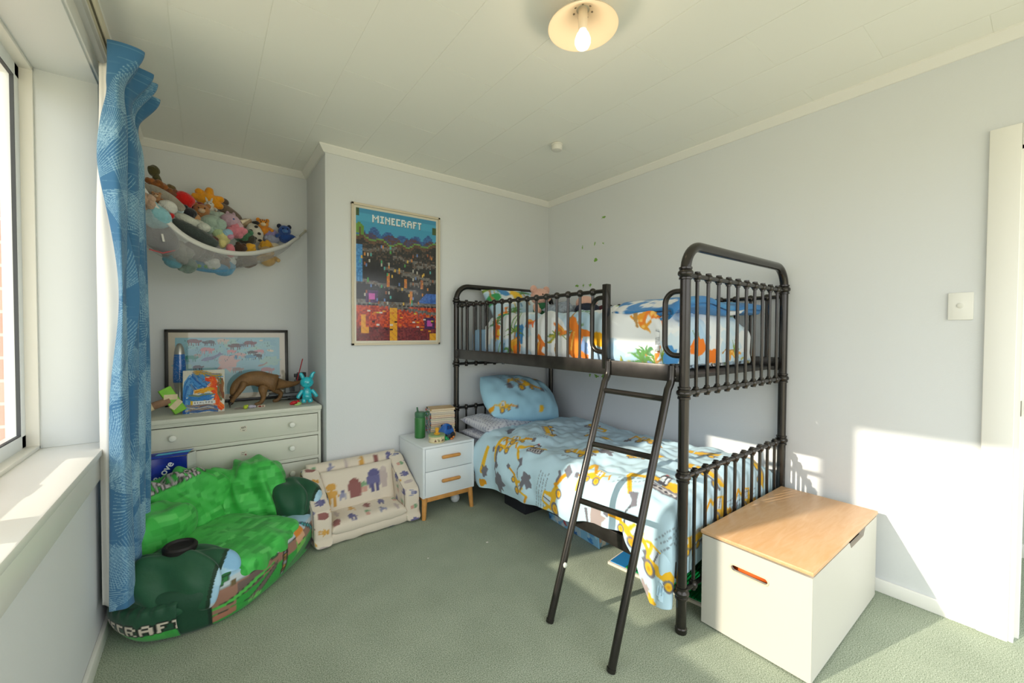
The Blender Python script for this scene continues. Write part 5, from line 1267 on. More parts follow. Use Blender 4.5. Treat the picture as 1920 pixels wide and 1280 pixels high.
MB().lathe(c, [(.0545, .0), (.0535, .002), (.0535, .040), (.057, .042), (.058, .047), (.055, .051), (.040, .050), (.001, .0505)], 36).build('lid', mat('tin_green', '8fa878', .4), tn)
MB().lathe((c[0]+.002, c[1], c[2]+.050), [(.020, 0), (.021, .006), (.012, .010), (.010, .016), (.013, .028), (.0135, .040), (.010, .044), (.001, .045)], 20).build('knob', mat('toy_yellow', 'e0a52c', .35), tn)
# blue toy car
car = thing('toy_car', (1.345, 2.585, NZ1), 'blue rounded toy car on dark wheels in front of the paperbacks', 'toy car')
mb = mat('toy_blue', '2464b8', .2, coat=.6); cx, cy, cz = 1.350, 2.588, NZ1
def carloft():
    st = [(-.062, .018, .034, .020), (-.055, .030, .046, .030), (-.035, .036, .058, .034), (-.018, .036, .090, .034), (.0, .036, .100, .032), (.022, .036, .099, .032), (.04, .036, .085, .034), (.054, .034, .058, .033), (.062, .028, .040, .024)]
    V = []; n = 20
    for (x, zb, zt, hw) in st:
        zb = .016
        for k in range(n):
            a = 2*PI*k/n; e = .6; cc, ss = math.cos(a), math.sin(a)
            y = hw*(abs(cc)**e)*(1 if cc > 0 else -1); zz = (zb+zt)/2+(zt-zb)/2*(abs(ss)**.75)*(1 if ss > 0 else -1)
            up = max(0, (zz-.055)/.045); V.append((x, y*(1-.22*up), zz))
    F = [tuple(f) for f in grid_faces(n, len(st), True)]+[tuple(range(n-1, -1, -1)), tuple((len(st)-1)*n+k for k in range(n))]
    return V, F
Rcar = rotm(0, 0, math.radians(18))
def cs_(q): q.V = [tuple(Rcar @ Vector(v)+Vector((cx, cy, cz))) for v in q.V]; return q
V, F = carloft(); q = MB(); q.add(V, F); body = cs_(q).build('car_body', mb, car)
body.modifiers.new('smooth', 'SUBSURF').render_levels = 1
for (xa, xb) in ((-.016, .010), (.014, .034)):
    for s in (-1, 1):
        q = MB(); q.add([(xa, s*.0325, .063), (xb, s*.0325, .063), (xb-.004, s*.0285, .088), (xa+.006, s*.0285, .088)], [(0, 1, 2, 3)]); q.V = [(v[0], v[1]*1.04, v[2]) for v in q.V]; o = cs_(q).build('car_window', mat('toy_window_blue', '16336f', .15), car, smooth=False); md = o.modifiers.new('t', 'SOLIDIFY'); md.thickness = .002; md.offset = 0
for x in (-.040, .040):
    for s in (-1, 1):
        MBq = MB().lathe((0, 0, 0), [(.004, -.008), (.016, -.008), (.019, -.004), (.019, .004), (.016, .008), (.004, .008)], 18, rotm(math.radians(90))); MBq.V = [(v[0]+x, v[1]+s*.034, v[2]+.0192) for v in MBq.V]; cs_(MBq).build('wheel', mat('toy_tyre', '2b2a2a', .6), car)
bits('toy_dinosaur', 'little green plastic toy creature beside the round tin', 'toy', (1.315, 2.520, NZ1), [(mat('toy_emerald', '1f9a5a', .35), [((1.318, 2.520, NZ1+.014), (.014, .011, .014)), ((1.309, 2.523, NZ1+.028), (.008, .007, .010)), ((1.330, 2.516, NZ1+.007), (.012, .007, .006))])])
bits('toy_bricks', 'handful of small orange and black toy pieces in front of the blue car', 'toy', (1.365, 2.525, NZ1), [(mat('toy_black', '2a2522', .5), [((1.360, 2.525, NZ1+.009), (.016, .011, .009)), ((1.378, 2.532, NZ1+.012), (.012, .010, .011))]), (mat('toy_orange', 'c87a3a', .5), [((1.358, 2.512, NZ1+.007), (.012, .007, .007)), ((1.376, 2.518, NZ1+.015), (.008, .006, .008))])])
bits('toy_stick_figure', 'thin tan upright toy figure leaning on the paperbacks', 'toy', (1.41, 2.57, NZ1), [(mat('toy_tan', 'c29a6a', .6), [((1.412, 2.570, NZ1+.022), (.0045, .004, .022)), ((1.410, 2.570, NZ1+.050), (.007, .006, .008)), ((1.420, 2.570, NZ1+.020), (.003, .003, .019))])])
bits('toy_blaster', 'teal toy piece lying between the round tin and the blue car', 'toy', (1.30, 2.60, NZ1), [(mat('toy_teal', '2f9a94', .4), [((1.292, 2.595, NZ1+.040), (.020, .012, .009)), ((1.280, 2.595, NZ1+.020), (.010, .009, .020))])])
q = MB().ball((1.425, 2.585, .034), .033, 28, 18); o = q.build('ball', mat('white_ball', 'd3d6d8', .45, bump=.2, bscale=120), None, origin=(1.425, 2.585, 0)); tag(o, 'small white ball on the carpet under the bedside table', 'ball')

# ------------------------------------------------------------------ toy chest
m_box = mat('white_board', 'c6c4ba', .5); m_lid = None
def wood():
    m = mat('maple_lid', 'd6a066', .38, spec=.5); nt = m.node_tree; b = nt.nodes['Principled BSDF']; tc = nt.nodes.new('ShaderNodeTexCoord'); mp = nt.nodes.new('ShaderNodeMapping'); mp.inputs['Scale'].default_value = (2.2, 14, 14)
    n = nt.nodes.new('ShaderNodeTexNoise'); n.inputs['Scale'].default_value = 3; n.inputs['Detail'].default_value = 6; n.inputs['Distortion'].default_value = 1.2
    r = nt.nodes.new('ShaderNodeValToRGB'); e = r.color_ramp.elements; e[0].position = .3; e[0].color = (*lin(hx('d3a474')), 1); e[1].position = .7; e[1].color = (*lin(hx('dcb389')), 1)
    nt.links.new(tc.outputs['Object'], mp.inputs[0]); nt.links.new(mp.outputs[0], n.inputs['Vector']); nt.links.new(n.outputs[0], r.inputs[0]); nt.links.new(r.outputs[0], b.inputs['Base Color']); return m
chest = thing('toy_chest', (2.075, .688, 0), 'white toy chest with maple lid at the foot of the bunk bed', 'toy chest')
TX0, TX1, TY0, TY1, TH = 1.664, 2.487, .493, .884, .378
t = .016
q = MB(); q.box(TX1-t, TX1, TY0, TY1, .008, TH, bev=.002); q.box(TX0+t, TX1-t, TY1-t, TY1, .008, TH, bev=.002); q.box(TX0+t, TX1-t, TY0+t, TY1-t, .008, .022)
q.build('carcass', m_box, chest)
# left end with a slot handle cut through
def slot_panel():
    bm = bmesh.new(); yc, zc, hw, r = (TY0+TY1)/2+.01, .295, .055, .0135
    out = [(TY0, .008), (TY1, .008), (TY1, TH), (TY0, TH)]
    inn = [(yc+hw+r*math.cos(a), zc+r*math.sin(a)) for a in np.linspace(-PI/2, PI/2, 10)]+[(yc-hw+r*math.cos(a), zc+r*math.sin(a)) for a in np.linspace(PI/2, 3*PI/2, 10)]
    vo = [bm.verts.new((TX0, *p)) for p in out]; vi = [bm.verts.new((TX0, *p)) for p in inn]
    ed = [bm.edges.new((vo[i], vo[(i+1) % 4])) for i in range(4)]+[bm.edges.new((vi[i], vi[(i+1) % len(vi)])) for i in range(len(vi))]
    bmesh.ops.triangle_fill(bm, use_beauty=True, edges=ed)
    g = bmesh.ops.extrude_face_region(bm, geom=bm.faces[:]); bmesh.ops.translate(bm, vec=(t, 0, 0), verts=[v for v in g['geom'] if isinstance(v, bmesh.types.BMVert)])
    bmesh.ops.recalc_face_normals(bm, faces=bm.faces[:])
    return MB()._bm(bm), inn
q, inn = slot_panel(); pn = q.build('end_panel', m_box, chest, smooth=False)
q = MB(); pts = [(TX0-.001, p[0], p[1]) for p in inn]; pts.append(pts[0]); q.tube(pts, .0032, 6, cap=False); q.build('slot_rim', mat('slot_rim_paint', 'd9c9ae', .5), pn)
# front with a finger scoop in its upper edge
def scoop_panel():
    pts = [(TX0+t, .008), (TX1-t, .008), (TX1-t, TH), (2.30, TH), (2.275, TH-.030), (2.10, TH-.030), (2.075, TH), (TX0+t, TH)]
    return MB().prism(pts, TY0, TY0+t, 'y')
scoop_panel().build('front_panel', m_box, chest, smooth=False)
q = MB().box(TX0-.004, TX1+.004, TY0-.004, TY1+.006, TH+.004, TH+.020, bev=.004); q.V = [(v[0], v[1], v[2]+(-.0+.004*(TY1-v[1])/(TY1-TY0))) for v in q.V]
q.build('lid', wood(), chest)
q = MB().box(TX0+.02, TX1-.02, TY0+.02, TY1-.02, TH-.006, TH+.006); q.build('lid_liner', mat('lid_underside', 'b08a64', .7), chest, smooth=False)
ot = MB().ball((1.74, .72, .275), (.045, .085, .055), 18, 12).build('toy', mat('toy_deep_orange', 'e0641f', .6), None, origin=(1.74, .72, .22)); tag(ot, 'orange toy glimpsed through the slot handle of the toy chest', 'toy')

# ------------------------------------------------------------------ under the bunk
tub = thing('storage_tub', (1.95, 1.75, 0), 'clear tub of toy bricks printed blue and red pushed under the bunk bed', 'storage box', rz=math.radians(-4))
tcv = Canvas(.46, .15, .003, '7fb4d8'); rs = np.random.RandomState(8)
for k in range(70): tcv.blob(.46*rs.rand(), .15*rs.rand(), .012+.014*rs.rand(), rs.choice(['3f7fc0', '5f9fd6', 'a9cbe0', '2c5f9c', '9fb8c8', 'c8d4dc', 'c8484a', '86b0d0']), k, jag=.4)
tcv.rect(.40, .05, .455, .13, '9acb3f'); tcv.poly([(.14, .15), (.17, .15), (.12, .12)], 'e0a030'); tcv.line((.16, 0), (.16, .15), .004, 'c8d4dc')
W_, D_ = .46, .36
X, Yy = np.meshgrid(np.linspace(0, W_, 150), np.linspace(0, .15, 50))
sheet('printed_front', np.stack([-D_/2+0*X+.015*(1-Yy/.15), W_/2-X, Yy+.002], -1), cmat('printed_plastic', .3, spec=.5), tub, col=tcv.sample(W_-X, Yy), local=True, thick=.003)
X, Yy = np.meshgrid(np.linspace(0, D_, 120), np.linspace(0, .15, 50))
ecv = Canvas(.36, .15, .003, '8fbcd8')
for k in range(46): ecv.blob(.36*rs.rand(), .15*rs.rand(), .012+.012*rs.rand(), rs.choice(['3f7fc0', '5f9fd6', 'd8d4c8', '2c5f9c', 'e0a84a', 'c8484a', 'd9a890']), k, jag=.4)
sheet('printed_end', np.stack([-D_/2+.015+X*.92, -W_/2+.0*X-.012*Yy/.15+.012, Yy+.002], -1), cmat('printed_plastic', .3), tub, col=ecv.sample(X, Yy), local=True, thick=.003)
q = MB().box(-D_/2+.02, D_/2, -W_/2+.018, W_/2, 0, .14, bev=.008); q.build('tub_body', mat('tub_plastic', '9db6c8', .35), tub, local=True)
q = MB().box(-D_/2-.004, D_/2+.004, -W_/2-.004, W_/2+.004, .140, .152, bev=.004); q.build('tub_lid', mat('tub_lid_plastic', 'c5d2d8', .35), tub, local=True)
bd = thing('brick_baseplate', (2.0, 1.15, 0), 'green ridged play board with a pale edge lying under the foot of the bunk bed', 'play board', rz=math.radians(8))
q = MB().box(-.27, .23, -.21, .30, 0, .014, bev=.002); q.build('board', mat('board_edge', 'd9d0c2', .6), bd, local=True)
q = MB()
for k in range(30):
    y = -.200+k*.0145
    if y < .195: q.box(-.258, .22, y, y+.009, .014, .0215, bev=.0015, seg=1)
q.box(-.258, .22, -.204, .196, .0135, .0165); q.build('green_plate', mat('plate_green', '0d8f4c', .35), bd, local=True, label='bright green ridged plate')
q = MB().box(-.258, -.10, .205, .290, .0135, .0175); o = q.build('blue_corner', mat('plate_blue', '2f86c4', .4), bd, local=True, label='blue printed corner')
# dark box right at the back
q = MB().box(1.70, 1.95, 2.12, 2.36, 0, .12, bev=.006); o = q.build('storage_box', mat('dark_box', '23252b', .6), None, origin=(1.74, 2.3, 0)); tag(o, 'dark box under the head of the bunk bed', 'storage box')

# ------------------------------------------------------------------ pink plush friends on the upper bunk
m_plush = mat('pink_plush', 'dcab98', .95, bump=.7, bscale=130, sheen=.4)
pb = thing('plush_bear', (2.0, 2.33, 1.33), 'pink plush bear in a green top sitting on the upper bunk', 'soft toy')
cx, cy, cz = 2.00, 2.33, 1.49
q = MB().ball((cx, cy, cz), (.075, .068, .062), 24, 16); hd = q.build('head', m_plush, pb)
for s in (-1, 1): MB().ball((cx+s*.062, cy+.0, cz+.052), (.030, .018, .030), 16, 10).build('ear', m_plush, pb)
q = MB().ball((cx+.012, cy-.065, cz-.018), (.032, .026, .024), 16, 10); q.build('snout', m_plush, pb)
for s in (-1, 1): MB().ball((cx+s*.030+.004, cy-.062, cz+.012), (.006, .005, .006), 10, 7).build('eye', mat('bead_black', '141210', .15), pb)
MB().ball((cx+.014, cy-.092, cz-.010), (.008, .006, .006), 10, 7).build('nose', mat('nose_brown', '4a2a24', .4), pb)
MB().ball((cx+.01, cy-.01, cz-.105), (.070, .060, .075), 20, 14).build('top', mat('green_knit', '2f6b4a', .9, bump=.4, bscale=200), pb)
for s in (-1, 1): skin('arm', [(cx+s*.055, cy-.02, cz-.065, .026), (cx+s*.085, cy-.06, cz-.10, .026), (cx+s*.075, cy-.095, cz-.125, .026)], [(0, 1), (1, 2)], m_plush, pb)
p2 = thing('plush_bear', (2.20, 2.12, 1.33), 'pink plush toy in navy clothes lying on the upper bunk', 'soft toy')
cx, cy, cz = 2.20, 2.06, 1.435
MB().ball((cx, cy, cz), (.075, .065, .055), 22, 14).build('head', m_plush, p2)
MB().ball((cx+.05, cy-.045, cz+.01), (.025, .018, .022), 14, 9).build('ear', m_plush, p2)
MB().ball((cx-.02, cy-.045, cz-.045), (.115, .06, .045), 22, 14).build('clothes', mat('navy_knit', '252a3c', .9, bump=.5, bscale=160), p2)
MB().ball((cx+.09, cy-.08, cz-.055), (.055, .05, .04), 18, 12).build('sleeve', mat('maroon_knit', '4a1f28', .9, bump=.5, bscale=160), p2)
o = cushion('folded_clothes', (2.03, 2.13, 1.385), .24, .18, .10, rotm(.1, -.1, .2), mat('grey_plaid', '8a93a0', .9, var=.35, vscale=45), None, None, 26, 3, .6, 3, .01, origin=(2.03, 2.13, 1.33)); tag(o, 'crumpled grey patterned cloth beside the pink plush bear', 'clothes')
# ------------------------------------------------------------------ corner net of soft toys
net = thing('toy_hammock', (.05, 3.0, 1.5), 'white mesh corner hammock sagging full of soft toys in the alcove', 'toy net')
RIM = [(-.334, 2.50, 2.03), (-.249, 2.583, 1.911), (-.173, 2.609, 1.788), (-.075, 2.686, 1.700), (.061, 2.830, 1.672), (.226, 3.014, 1.705), (.432, 3.248, 1.813), (.560, 3.385, 1.925)]
BOT = [(-.334, 2.52, 1.98), (-.245, 2.545, 1.626), (-.179, 2.663, 1.575), (-.090, 2.771, 1.545), (.036, 2.916, 1.544), (.234, 3.132, 1.625), (.422, 3.298, 1.756), (.560, 3.395, 1.915)]
WAL = [(-.334, 2.60, 2.03), (-.334, 2.85, 1.86), (-.33, 3.05, 1.80), (-.31, 3.30, 1.78), (.0, 3.43, 1.76), (.25, 3.44, 1.78), (.43, 3.44, 1.84), (.56, 3.43, 1.925)]
def spl(P, n):
    P = np.array(P); P = np.vstack([2*P[0]-P[1], P, 2*P[-1]-P[-2]]); m = len(P)-3; out = []
    for k in range(n):
        t = k/(n-1)*m; i = min(int(t), m-1); f = t-i; p0, p1, p2, p3 = P[i:i+4]
        out.append(.5*((2*p1)+(-p0+p2)*f+(2*p0-5*p1+4*p2-p3)*f*f+(-p0+3*p1-3*p2+p3)*f**3))
    return np.array(out)
nr = 120; rm, bo, wa = spl(RIM, nr), spl(BOT, nr), spl(WAL, nr)
v = np.linspace(0, 1, 48)[:, None, None]
# the net: from the white band down round the bottom and up to the wall
ctrl = 1.62*bo-.31*(rm+wa)
NP = (1-v)**2*rm[None]+2*v*(1-v)*ctrl[None]+v**2*wa[None]
NP[..., 0] = np.clip(NP[..., 0], -.336, .615); NP[..., 1] = np.minimum(NP[..., 1], 3.447)
def net_mat():
    m = bpy.data.materials.new('fine_white_net'); m.use_nodes = True; nt = m.node_tree; b = nt.nodes['Principled BSDF']; b.inputs['Base Color'].default_value = (.62, .62, .65, 1); b.inputs['Roughness'].default_value = .8
    b.inputs['Alpha'].default_value = .30; return m
sheet('net', NP, net_mat(), net)
# the band along the edge
bd_ = []
for k in range(nr):
    p = Vector(rm[k]); tdir = (Vector(rm[min(k+1, nr-1)])-Vector(rm[max(k-1, 0)])).normalized(); up = Vector((0, 0, 1)); up = (up-tdir*up.dot(tdir)).normalized(); w_ = .013
    bd_.append([tuple(p+up*w_), tuple(p-up*w_)])
BP = np.array(bd_).transpose(1, 0, 2); sheet('edge_band', BP, mat('white_webbing', 'dddcd8', .7), net, thick=.004, toff=0)
m_cord = mat('pale_cord', 'b9b6a8', .8)
MB().tube([tuple(rm[-1]), (.585, 3.41, 1.955), (.612, 3.440, 1.985)], .0065, 8).build('cord', m_cord, net)
MB().tube([tuple(rm[0]), (-.336, 2.47, 2.06)], .0065, 8).build('cord', m_cord, net)
q = MB().tube([(.611+.008*math.cos(a), 3.447, 1.987+.010*math.sin(a)) for a in np.linspace(0, 2*PI, 18)], .0035, 8, cap=False); q.lathe((.611, 3.455, 1.992), [(.010, 0), (.010, .004), (.005, .008)], 14, rotm(math.radians(90))); q.build('wall_hook', mat('white_hook', 'd9d6ca', .4), net)
q = MB().lathe((-.34, 2.465, 2.065), [(.011, 0), (.011, .004), (.005, .010), (.005, .016), (.008, .018)], 14, rotm(0, math.radians(90))); q.build('wall_hook', mat('white_hook', 'd9d6ca', .4), net)
q = MB().box(-.005, .005, -.0005, .0005, -.018, .018, rot=rotm(0, math.radians(-12), math.radians(40))); c_ = Vector(NP[10, 34]); q.V = [tuple(Vector(v)+c_+Vector((.004, -.008, 0))) for v in q.V]; q.build('care_label', mat('label_white', 'e2e0da', .6), net, smooth=False, label='small white care label')
# ------------------------------------------------------------------ the soft toys themselves
PL = [
('dinohead', -0.221, 3.032, 2.088, 0.029, '4d4826', 'dark olive long-necked plush rising at the top of the net heap'),
('mane', -0.205, 2.997, 2.026, 0.033, '8a5426', 'orange-brown maned plush tucked under the olive long neck'),
('blob', -0.157, 3.125, 2.053, 0.023, '6d5a34', 'small olive-brown plush against the wall beside the maned plush'),
('blob', -0.155, 2.997, 1.993, 0.031, '7a4e38', 'brown plush lying left of the bright red ball plush'),
('blob', -0.101, 3.020, 1.973, 0.053, 'd3170f', 'bright red round plush near the top of the heap'),
('star', 0.018, 3.297, 2.071, 0.084, 'f0a01a', 'big yellow plush with stubby arms lying on top of the heap'),
('wing', -0.175, 2.777, 1.922, 0.049, '9c968a', 'long grey floppy plush wing lying along the net\'s white edge'),
('bear', -0.194, 2.758, 1.896, 0.025, 'a97a52', 'small tan bear peeping over the net edge under the grey wing'),
('log', 0.132, 3.383, 2.041, 0.074, '786a5e', 'long grey-brown mottled plush slumped behind the yellow one'),
('blob', 0.106, 3.423, 2.100, 0.027, '5d5048', 'dark brown plush showing between the yellow plush and the wall'),
('blob', -0.151, 2.831, 1.897, 0.029, '1e1d20', 'small black plush half hidden below the grey wing'),
('blob', -0.153, 2.749, 1.856, 0.036, 'd4d3cd', 'off-white plush by the net\'s edge below the black one'),
('tube', -0.119, 2.802, 1.864, 0.032, 'bdd0d8', 'pale blue tube-shaped plush sleeve near the net\'s edge'),
('blob', -0.081, 2.920, 1.874, 0.040, '1b1c24', 'black round plush at the middle of the heap'),
('bear', -0.011, 3.069, 1.915, 0.055, 'a9713f', 'tan brown bear curled up below the yellow plush'),
('blob', -0.047, 2.954, 1.865, 0.027, 'b98a5e', 'small beige plush beside the black round plush'),
('blob', -0.032, 3.089, 1.960, 0.033, '7d1820', 'dark red plush under the left of the yellow plush'),
('rabbit', 0.024, 3.204, 1.998, 0.034, 'd2cdc2', 'cream long-eared rabbit plush below the yellow plush'),
('fluff', 0.056, 3.176, 1.935, 0.039, 'a8b8ac', 'small mint fluffy plush below the rabbit'),
('fluff', 0.029, 3.049, 1.861, 0.057, '9fb5a8', 'large mint fluffy plush in the middle of the heap'),
('blob', 0.090, 3.289, 1.973, 0.026, 'b59a7a', 'small beige plush behind the unicorn\'s head'),
('dogl', -0.066, 2.885, 1.828, 0.058, 'c9ccc2', 'off-white long plush dog lying above the dark grey whale'),
('blob', -0.031, 2.939, 1.823, 0.034, 'c3c3b6', 'small cream plush next to the off-white dog'),
('blob', -0.139, 2.743, 1.811, 0.015, 'c01c1c', 'little red plush dot at the net\'s edge'),
('unicorn', 0.138, 3.157, 1.914, 0.058, 'c2a3b4', 'pastel pink unicorn with a cream horn'),
('blobr', 0.080, 3.039, 1.789, 0.051, 'c9c486', 'rainbow pastel plush body lying below the unicorn'),
('fluff', 0.160, 3.139, 1.857, 0.044, 'd5808f', 'deep pink fluffy mane bundle beside the unicorn'),
('tail', 0.120, 2.999, 1.716, 0.037, 'd57884', 'deep pink fluffy tail hanging over the net\'s edge'),
('whale', -0.035, 2.865, 1.760, 0.083, '414a48', 'dark grey-green whale plush lying along the net\'s edge'),
('blob', 0.037, 2.967, 1.752, 0.026, '5a3424', 'dark brown plush end beside the tail of the grey-green whale'),
('blob', 0.202, 3.250, 1.852, 0.053, '47785a', 'green plush to the right of the pink mane'),
('blob', 0.229, 3.247, 1.829, 0.043, '3b3a30', 'dark olive plush under the green one'),
('spot', 0.277, 3.374, 1.906, 0.063, 'd3cec2', 'white plush with black spots lying toward the hook'),
('blob', 0.230, 3.417, 1.977, 0.035, 'b9a184', 'beige plush on the wall behind the spotted one'),
('tiger', 0.331, 3.402, 1.962, 0.051, 'e0912a', 'orange striped tiger plush sitting near the hook end'),
('blob', 0.387, 3.411, 1.923, 0.040, '8f86b4', 'mauve plush between the tiger and the blue bear'),
('blob', 0.386, 3.408, 1.886, 0.043, '9aa0b8', 'pale lilac plush below the mauve one'),
('bear', 0.464, 3.392, 1.930, 0.058, '27509a', 'blue bear plush nearest the wall hook'),
('blob', 0.178, 3.136, 1.751, 0.035, '4a3224', 'dark brown plush under the pastel body by the net edge'),
('blob', 0.229, 3.177, 1.764, 0.034, 'e0a82a', 'small yellow plush right of the dark brown one at the net edge'),
('blob', 0.344, 3.390, 1.831, 0.037, 'dba22c', 'small yellow plush below the spotted one at the net edge'),
('tube', 0.392, 3.405, 1.843, 0.050, 'd0c3a8', 'cream floppy ear hanging toward the hook'),
('fluff', -0.238, 2.584, 1.828, 0.044, 'b89a84', 'beige-pink fluffy plush inside the net beside the curtain'),
('blob', -0.194, 2.648, 1.780, 0.061, '86bac6', 'light blue round plush inside the net near the curtain'),
('whale2', -0.210, 2.742, 1.698, 0.086, '5f595e', 'big dark grey whale filling the net\'s left side'),
('fluff', -0.117, 2.844, 1.640, 0.056, '8b8a86', 'grey fluffy plush low in the net'),
('blob', -0.059, 2.922, 1.675, 0.050, '857f80', 'mid grey plush low in the net right of the fluffy one'),
('fluff', -0.019, 2.951, 1.668, 0.049, '7f797b', 'grey fluffy plush under the dark grey-green whale'),
('bear', 0.037, 2.996, 1.675, 0.047, '8a8588', 'grey koala-like bear seen through the net'),
('blob', 0.036, 2.986, 1.621, 0.035, 'd5d6d4', 'white plush seen through the net below the koala'),
('blob', 0.081, 3.050, 1.634, 0.042, '7a6860', 'taupe plush low in the net right of the white one'),
('blob', 0.124, 3.123, 1.661, 0.031, 'cdd4d6', 'pale blue-white plush low in the net under the pink tail'),
('fish', 0.012, 3.012, 1.590, 0.065, '5a98c2', 'blue fish plush at the very bottom of the net'),
('blob', 0.093, 3.122, 1.617, 0.056, '6aa6cc', 'bright blue plush at the bottom of the net right of the fish'),
('blob', -0.077, 2.904, 1.582, 0.042, '7d8f86', 'grey-green plush at the bottom of the net left of the fish'),
('blob', -0.138, 2.834, 1.588, 0.037, '5f93a4', 'blue-grey plush at the bottom left of the net'),
('blob', 0.158, 3.176, 1.659, 0.032, '5d544e', 'dark taupe plush low in the net under the pink tail'),
('blob', 0.230, 3.278, 1.694, 0.050, '7f6f66', 'brown-grey plush in the net\'s right half'),
('bear', 0.353, 3.393, 1.758, 0.064, 'c9a66e', 'tan bear pressed in the right end of the net'),
('blob', -0.249, 2.614, 1.924, 0.013, 'c4262c', 'tiny red plush at the net\'s edge by the curtain'),
('blob', -0.243, 2.859, 1.974, 0.018, '3a3538', 'dark plush scrap at the back beside the curtain'),
]
def pm(h, fl=.55): return mat('plush_'+h, h, .95, bump=fl, bscale=110, sheen=.35, var=.14, vscale=26)
m_eye = mat('bead_black', '141210', .15)
def fuzz(name, c, r, m, par, seed, rot=None, wr=.06, n=26):
    nu, nv = n, max(8, n//2+1); T, Ph = np.meshgrid(np.linspace(0, 2*PI, nu, endpoint=False), np.linspace(-PI/2, PI/2, nv))
    d = np.stack([np.cos(Ph)*np.cos(T), np.cos(Ph)*np.sin(T), np.sin(Ph)], -1)
    k = 1+wr*waves(d[..., 0]+.6*d[..., 2], d[..., 1]-.5*d[..., 2], seed, 2.5, 7, 8)
    k[0] = k[0].mean(); k[-1] = k[-1].mean()
    P = d*k[..., None]*np.array(r)
    if rot is not None: P = P @ np.array(rot).T
    return link(name, (P+np.array(c)).reshape(-1, 3), grid_faces(nu, nv, True), m, par)
for i, (kd, x, y, z, r, h, lab) in enumerate(PL):
    rr = random.Random(i*7+1); m = pm(h); r = r*1.1
    t = thing('soft_toy', (x, y, z), lab, 'soft toy', 'soft toys heaped in the corner net')
    yaw = rr.uniform(-.6, .6); tl_ = rr.uniform(-.5, .5)
    V = lambda a, b, c: (x+a*r, y+b*r, z+c*r)
    if kd == 'dinohead':
        fuzz('head', V(-.1, -.2, .62), (.82*r, .8*r, 1.0*r), m, t, i, None, .03); fuzz('neck', V(.35, 0, -.9), (.62*r, .65*r, 1.5*r), m, t, i+50, rotm(0, -.22, 0), .03); fuzz('snout', V(-.35, -.7, .85), (.55*r, .5*r, .45*r), m, t, i+70)
    elif kd == 'mane':
        fuzz('body', V(0, 0, 0), (1.1*r, r, .8*r), m, t, i, None, .16); m2 = pm('a8652f')
        for k in range(7): fuzz('mane_tuft', V(-1.1+.4*k, -.5, .35-.22*k*.8+.2*(k % 2)), (.42*r, .4*r, .42*r), m2 if k % 2 else m, t, i+k+3, None, .14, 16)
    elif kd == 'star':
        fuzz('body', V(0, 0, -.1), (.72*r, .5*r, .55*r), m, t, i, rotm(0, .3, 0), .04)
        for k, a in enumerate((2.35, 1.45, 2.95, .25, -.45, -1.2)): 
            ca, sa = math.cos(a), math.sin(a); skin('limb', [V(.25*ca, -.05, -.1+.25*sa)+(.36*r,), V(.62*ca, -.08, -.1+.6*sa)+(.27*r,), V(.98*ca, -.10, -.1+.92*sa)+(.21*r,)], [(0, 1), (1, 2)], m, t)
    elif kd == 'wing':
        skin('body', [V(-1.6, .4, .5)+((.35*r, .5*r),), V(-.6, .1, .25)+((.4*r, .6*r),), V(.6, -.1, -.35)+((.4*r, .55*r),), V(1.7, -.1, -1.25)+((.2*r, .35*r),)], [(0, 1), (1, 2), (2, 3)], m, t)
    elif kd in ('bear', 'tiger', 'rabbit'):
        fuzz('body', V(.1, .1, -.35), (.72*r, .68*r, .62*r), m, t, i, None, .05); fuzz('head', V(-.05, -.3, .32), (.66*r, .6*r, .58*r), m, t, i+9, None, .04)
        mz = pm({'27509a': '4a78b8', 'e0912a': 'e8d2b0', 'd2cdc2': 'dcd8d0'}.get(h, 'cbb092')); fuzz('muzzle', V(-.05, -.82, .18), (.30*r, .22*r, .22*r), mz, t, i+3, None, .03, 16)
        for s_ in (-1, 1):
            if kd == 'rabbit': fuzz('ear', V(-.05+.3*s_, -.1, 1.05), (.16*r, .12*r, .55*r), m, t, i+s_, rotm(0, .3*s_, 0), .03, 16)
            else: fuzz('ear', V(-.05+.5*s_, -.15, .82), (.24*r, .16*r, .26*r), pm('16233f') if h == '27509a' else m, t, i+s_, None, .04, 16)
            MB().ball(V(-.05+.24*s_, -.86, .44), .075*r, 8, 6).build('eye', m_eye, t)
            skin('arm', [V(.05+.5*s_, -.1, -.1)+(.24*r,), V(.05+.85*s_, -.45, -.35)+(.22*r,), V(.05+.95*s_, -.65, -.5)+(.22*r,)], [(0, 1), (1, 2)], m, t)
        if kd == 'tiger':
            for k in range(4): fuzz('stripe', V(-.35+.22*k, -.78+.06*abs(k-1.5), .62), (.05*r, .08*r, .2*r), pm('6a3a1c'), t, k, None, .02, 10)
    elif kd in ('log', 'tube', 'tail', 'dogl', 'whale', 'whale2', 'fish'):
        D = {'log': ((-.9, .1, .45), (.9, 0, -.75), .42), 'tube': ((-.8, 0, .25), (.9, -.1, -.3), .45), 'tail': ((0, 0, .8), (.1, -.15, -1.3), .6), 'dogl': ((-1.2, 0, .55), (1.0, 0, -.5), .42), 'whale': ((-1.2, .1, .62), (1.05, -.1, -.62), .40), 'whale2': ((-.5, -.1, .9), (.9, .2, -.75), .75), 'fish': ((-1.4, 0, .25), (1.5, .1, .05), .5)}[kd]
        a, b, w_ = D; mid = [(a[j]+b[j])/2 for j in range(3)]
        skin('body', [V(*a)+(w_*r*.55,), V(*[(a[j]+mid[j])/2 for j in range(3)])+(w_*r,), V(*mid)+(w_*r*1.05,), V(*[(b[j]+mid[j])/2 for j in range(3)])+(w_*r*.95,), V(*b)+(w_*r*.6,)], [(0, 1), (1, 2), (2, 3), (3, 4)], m, t)
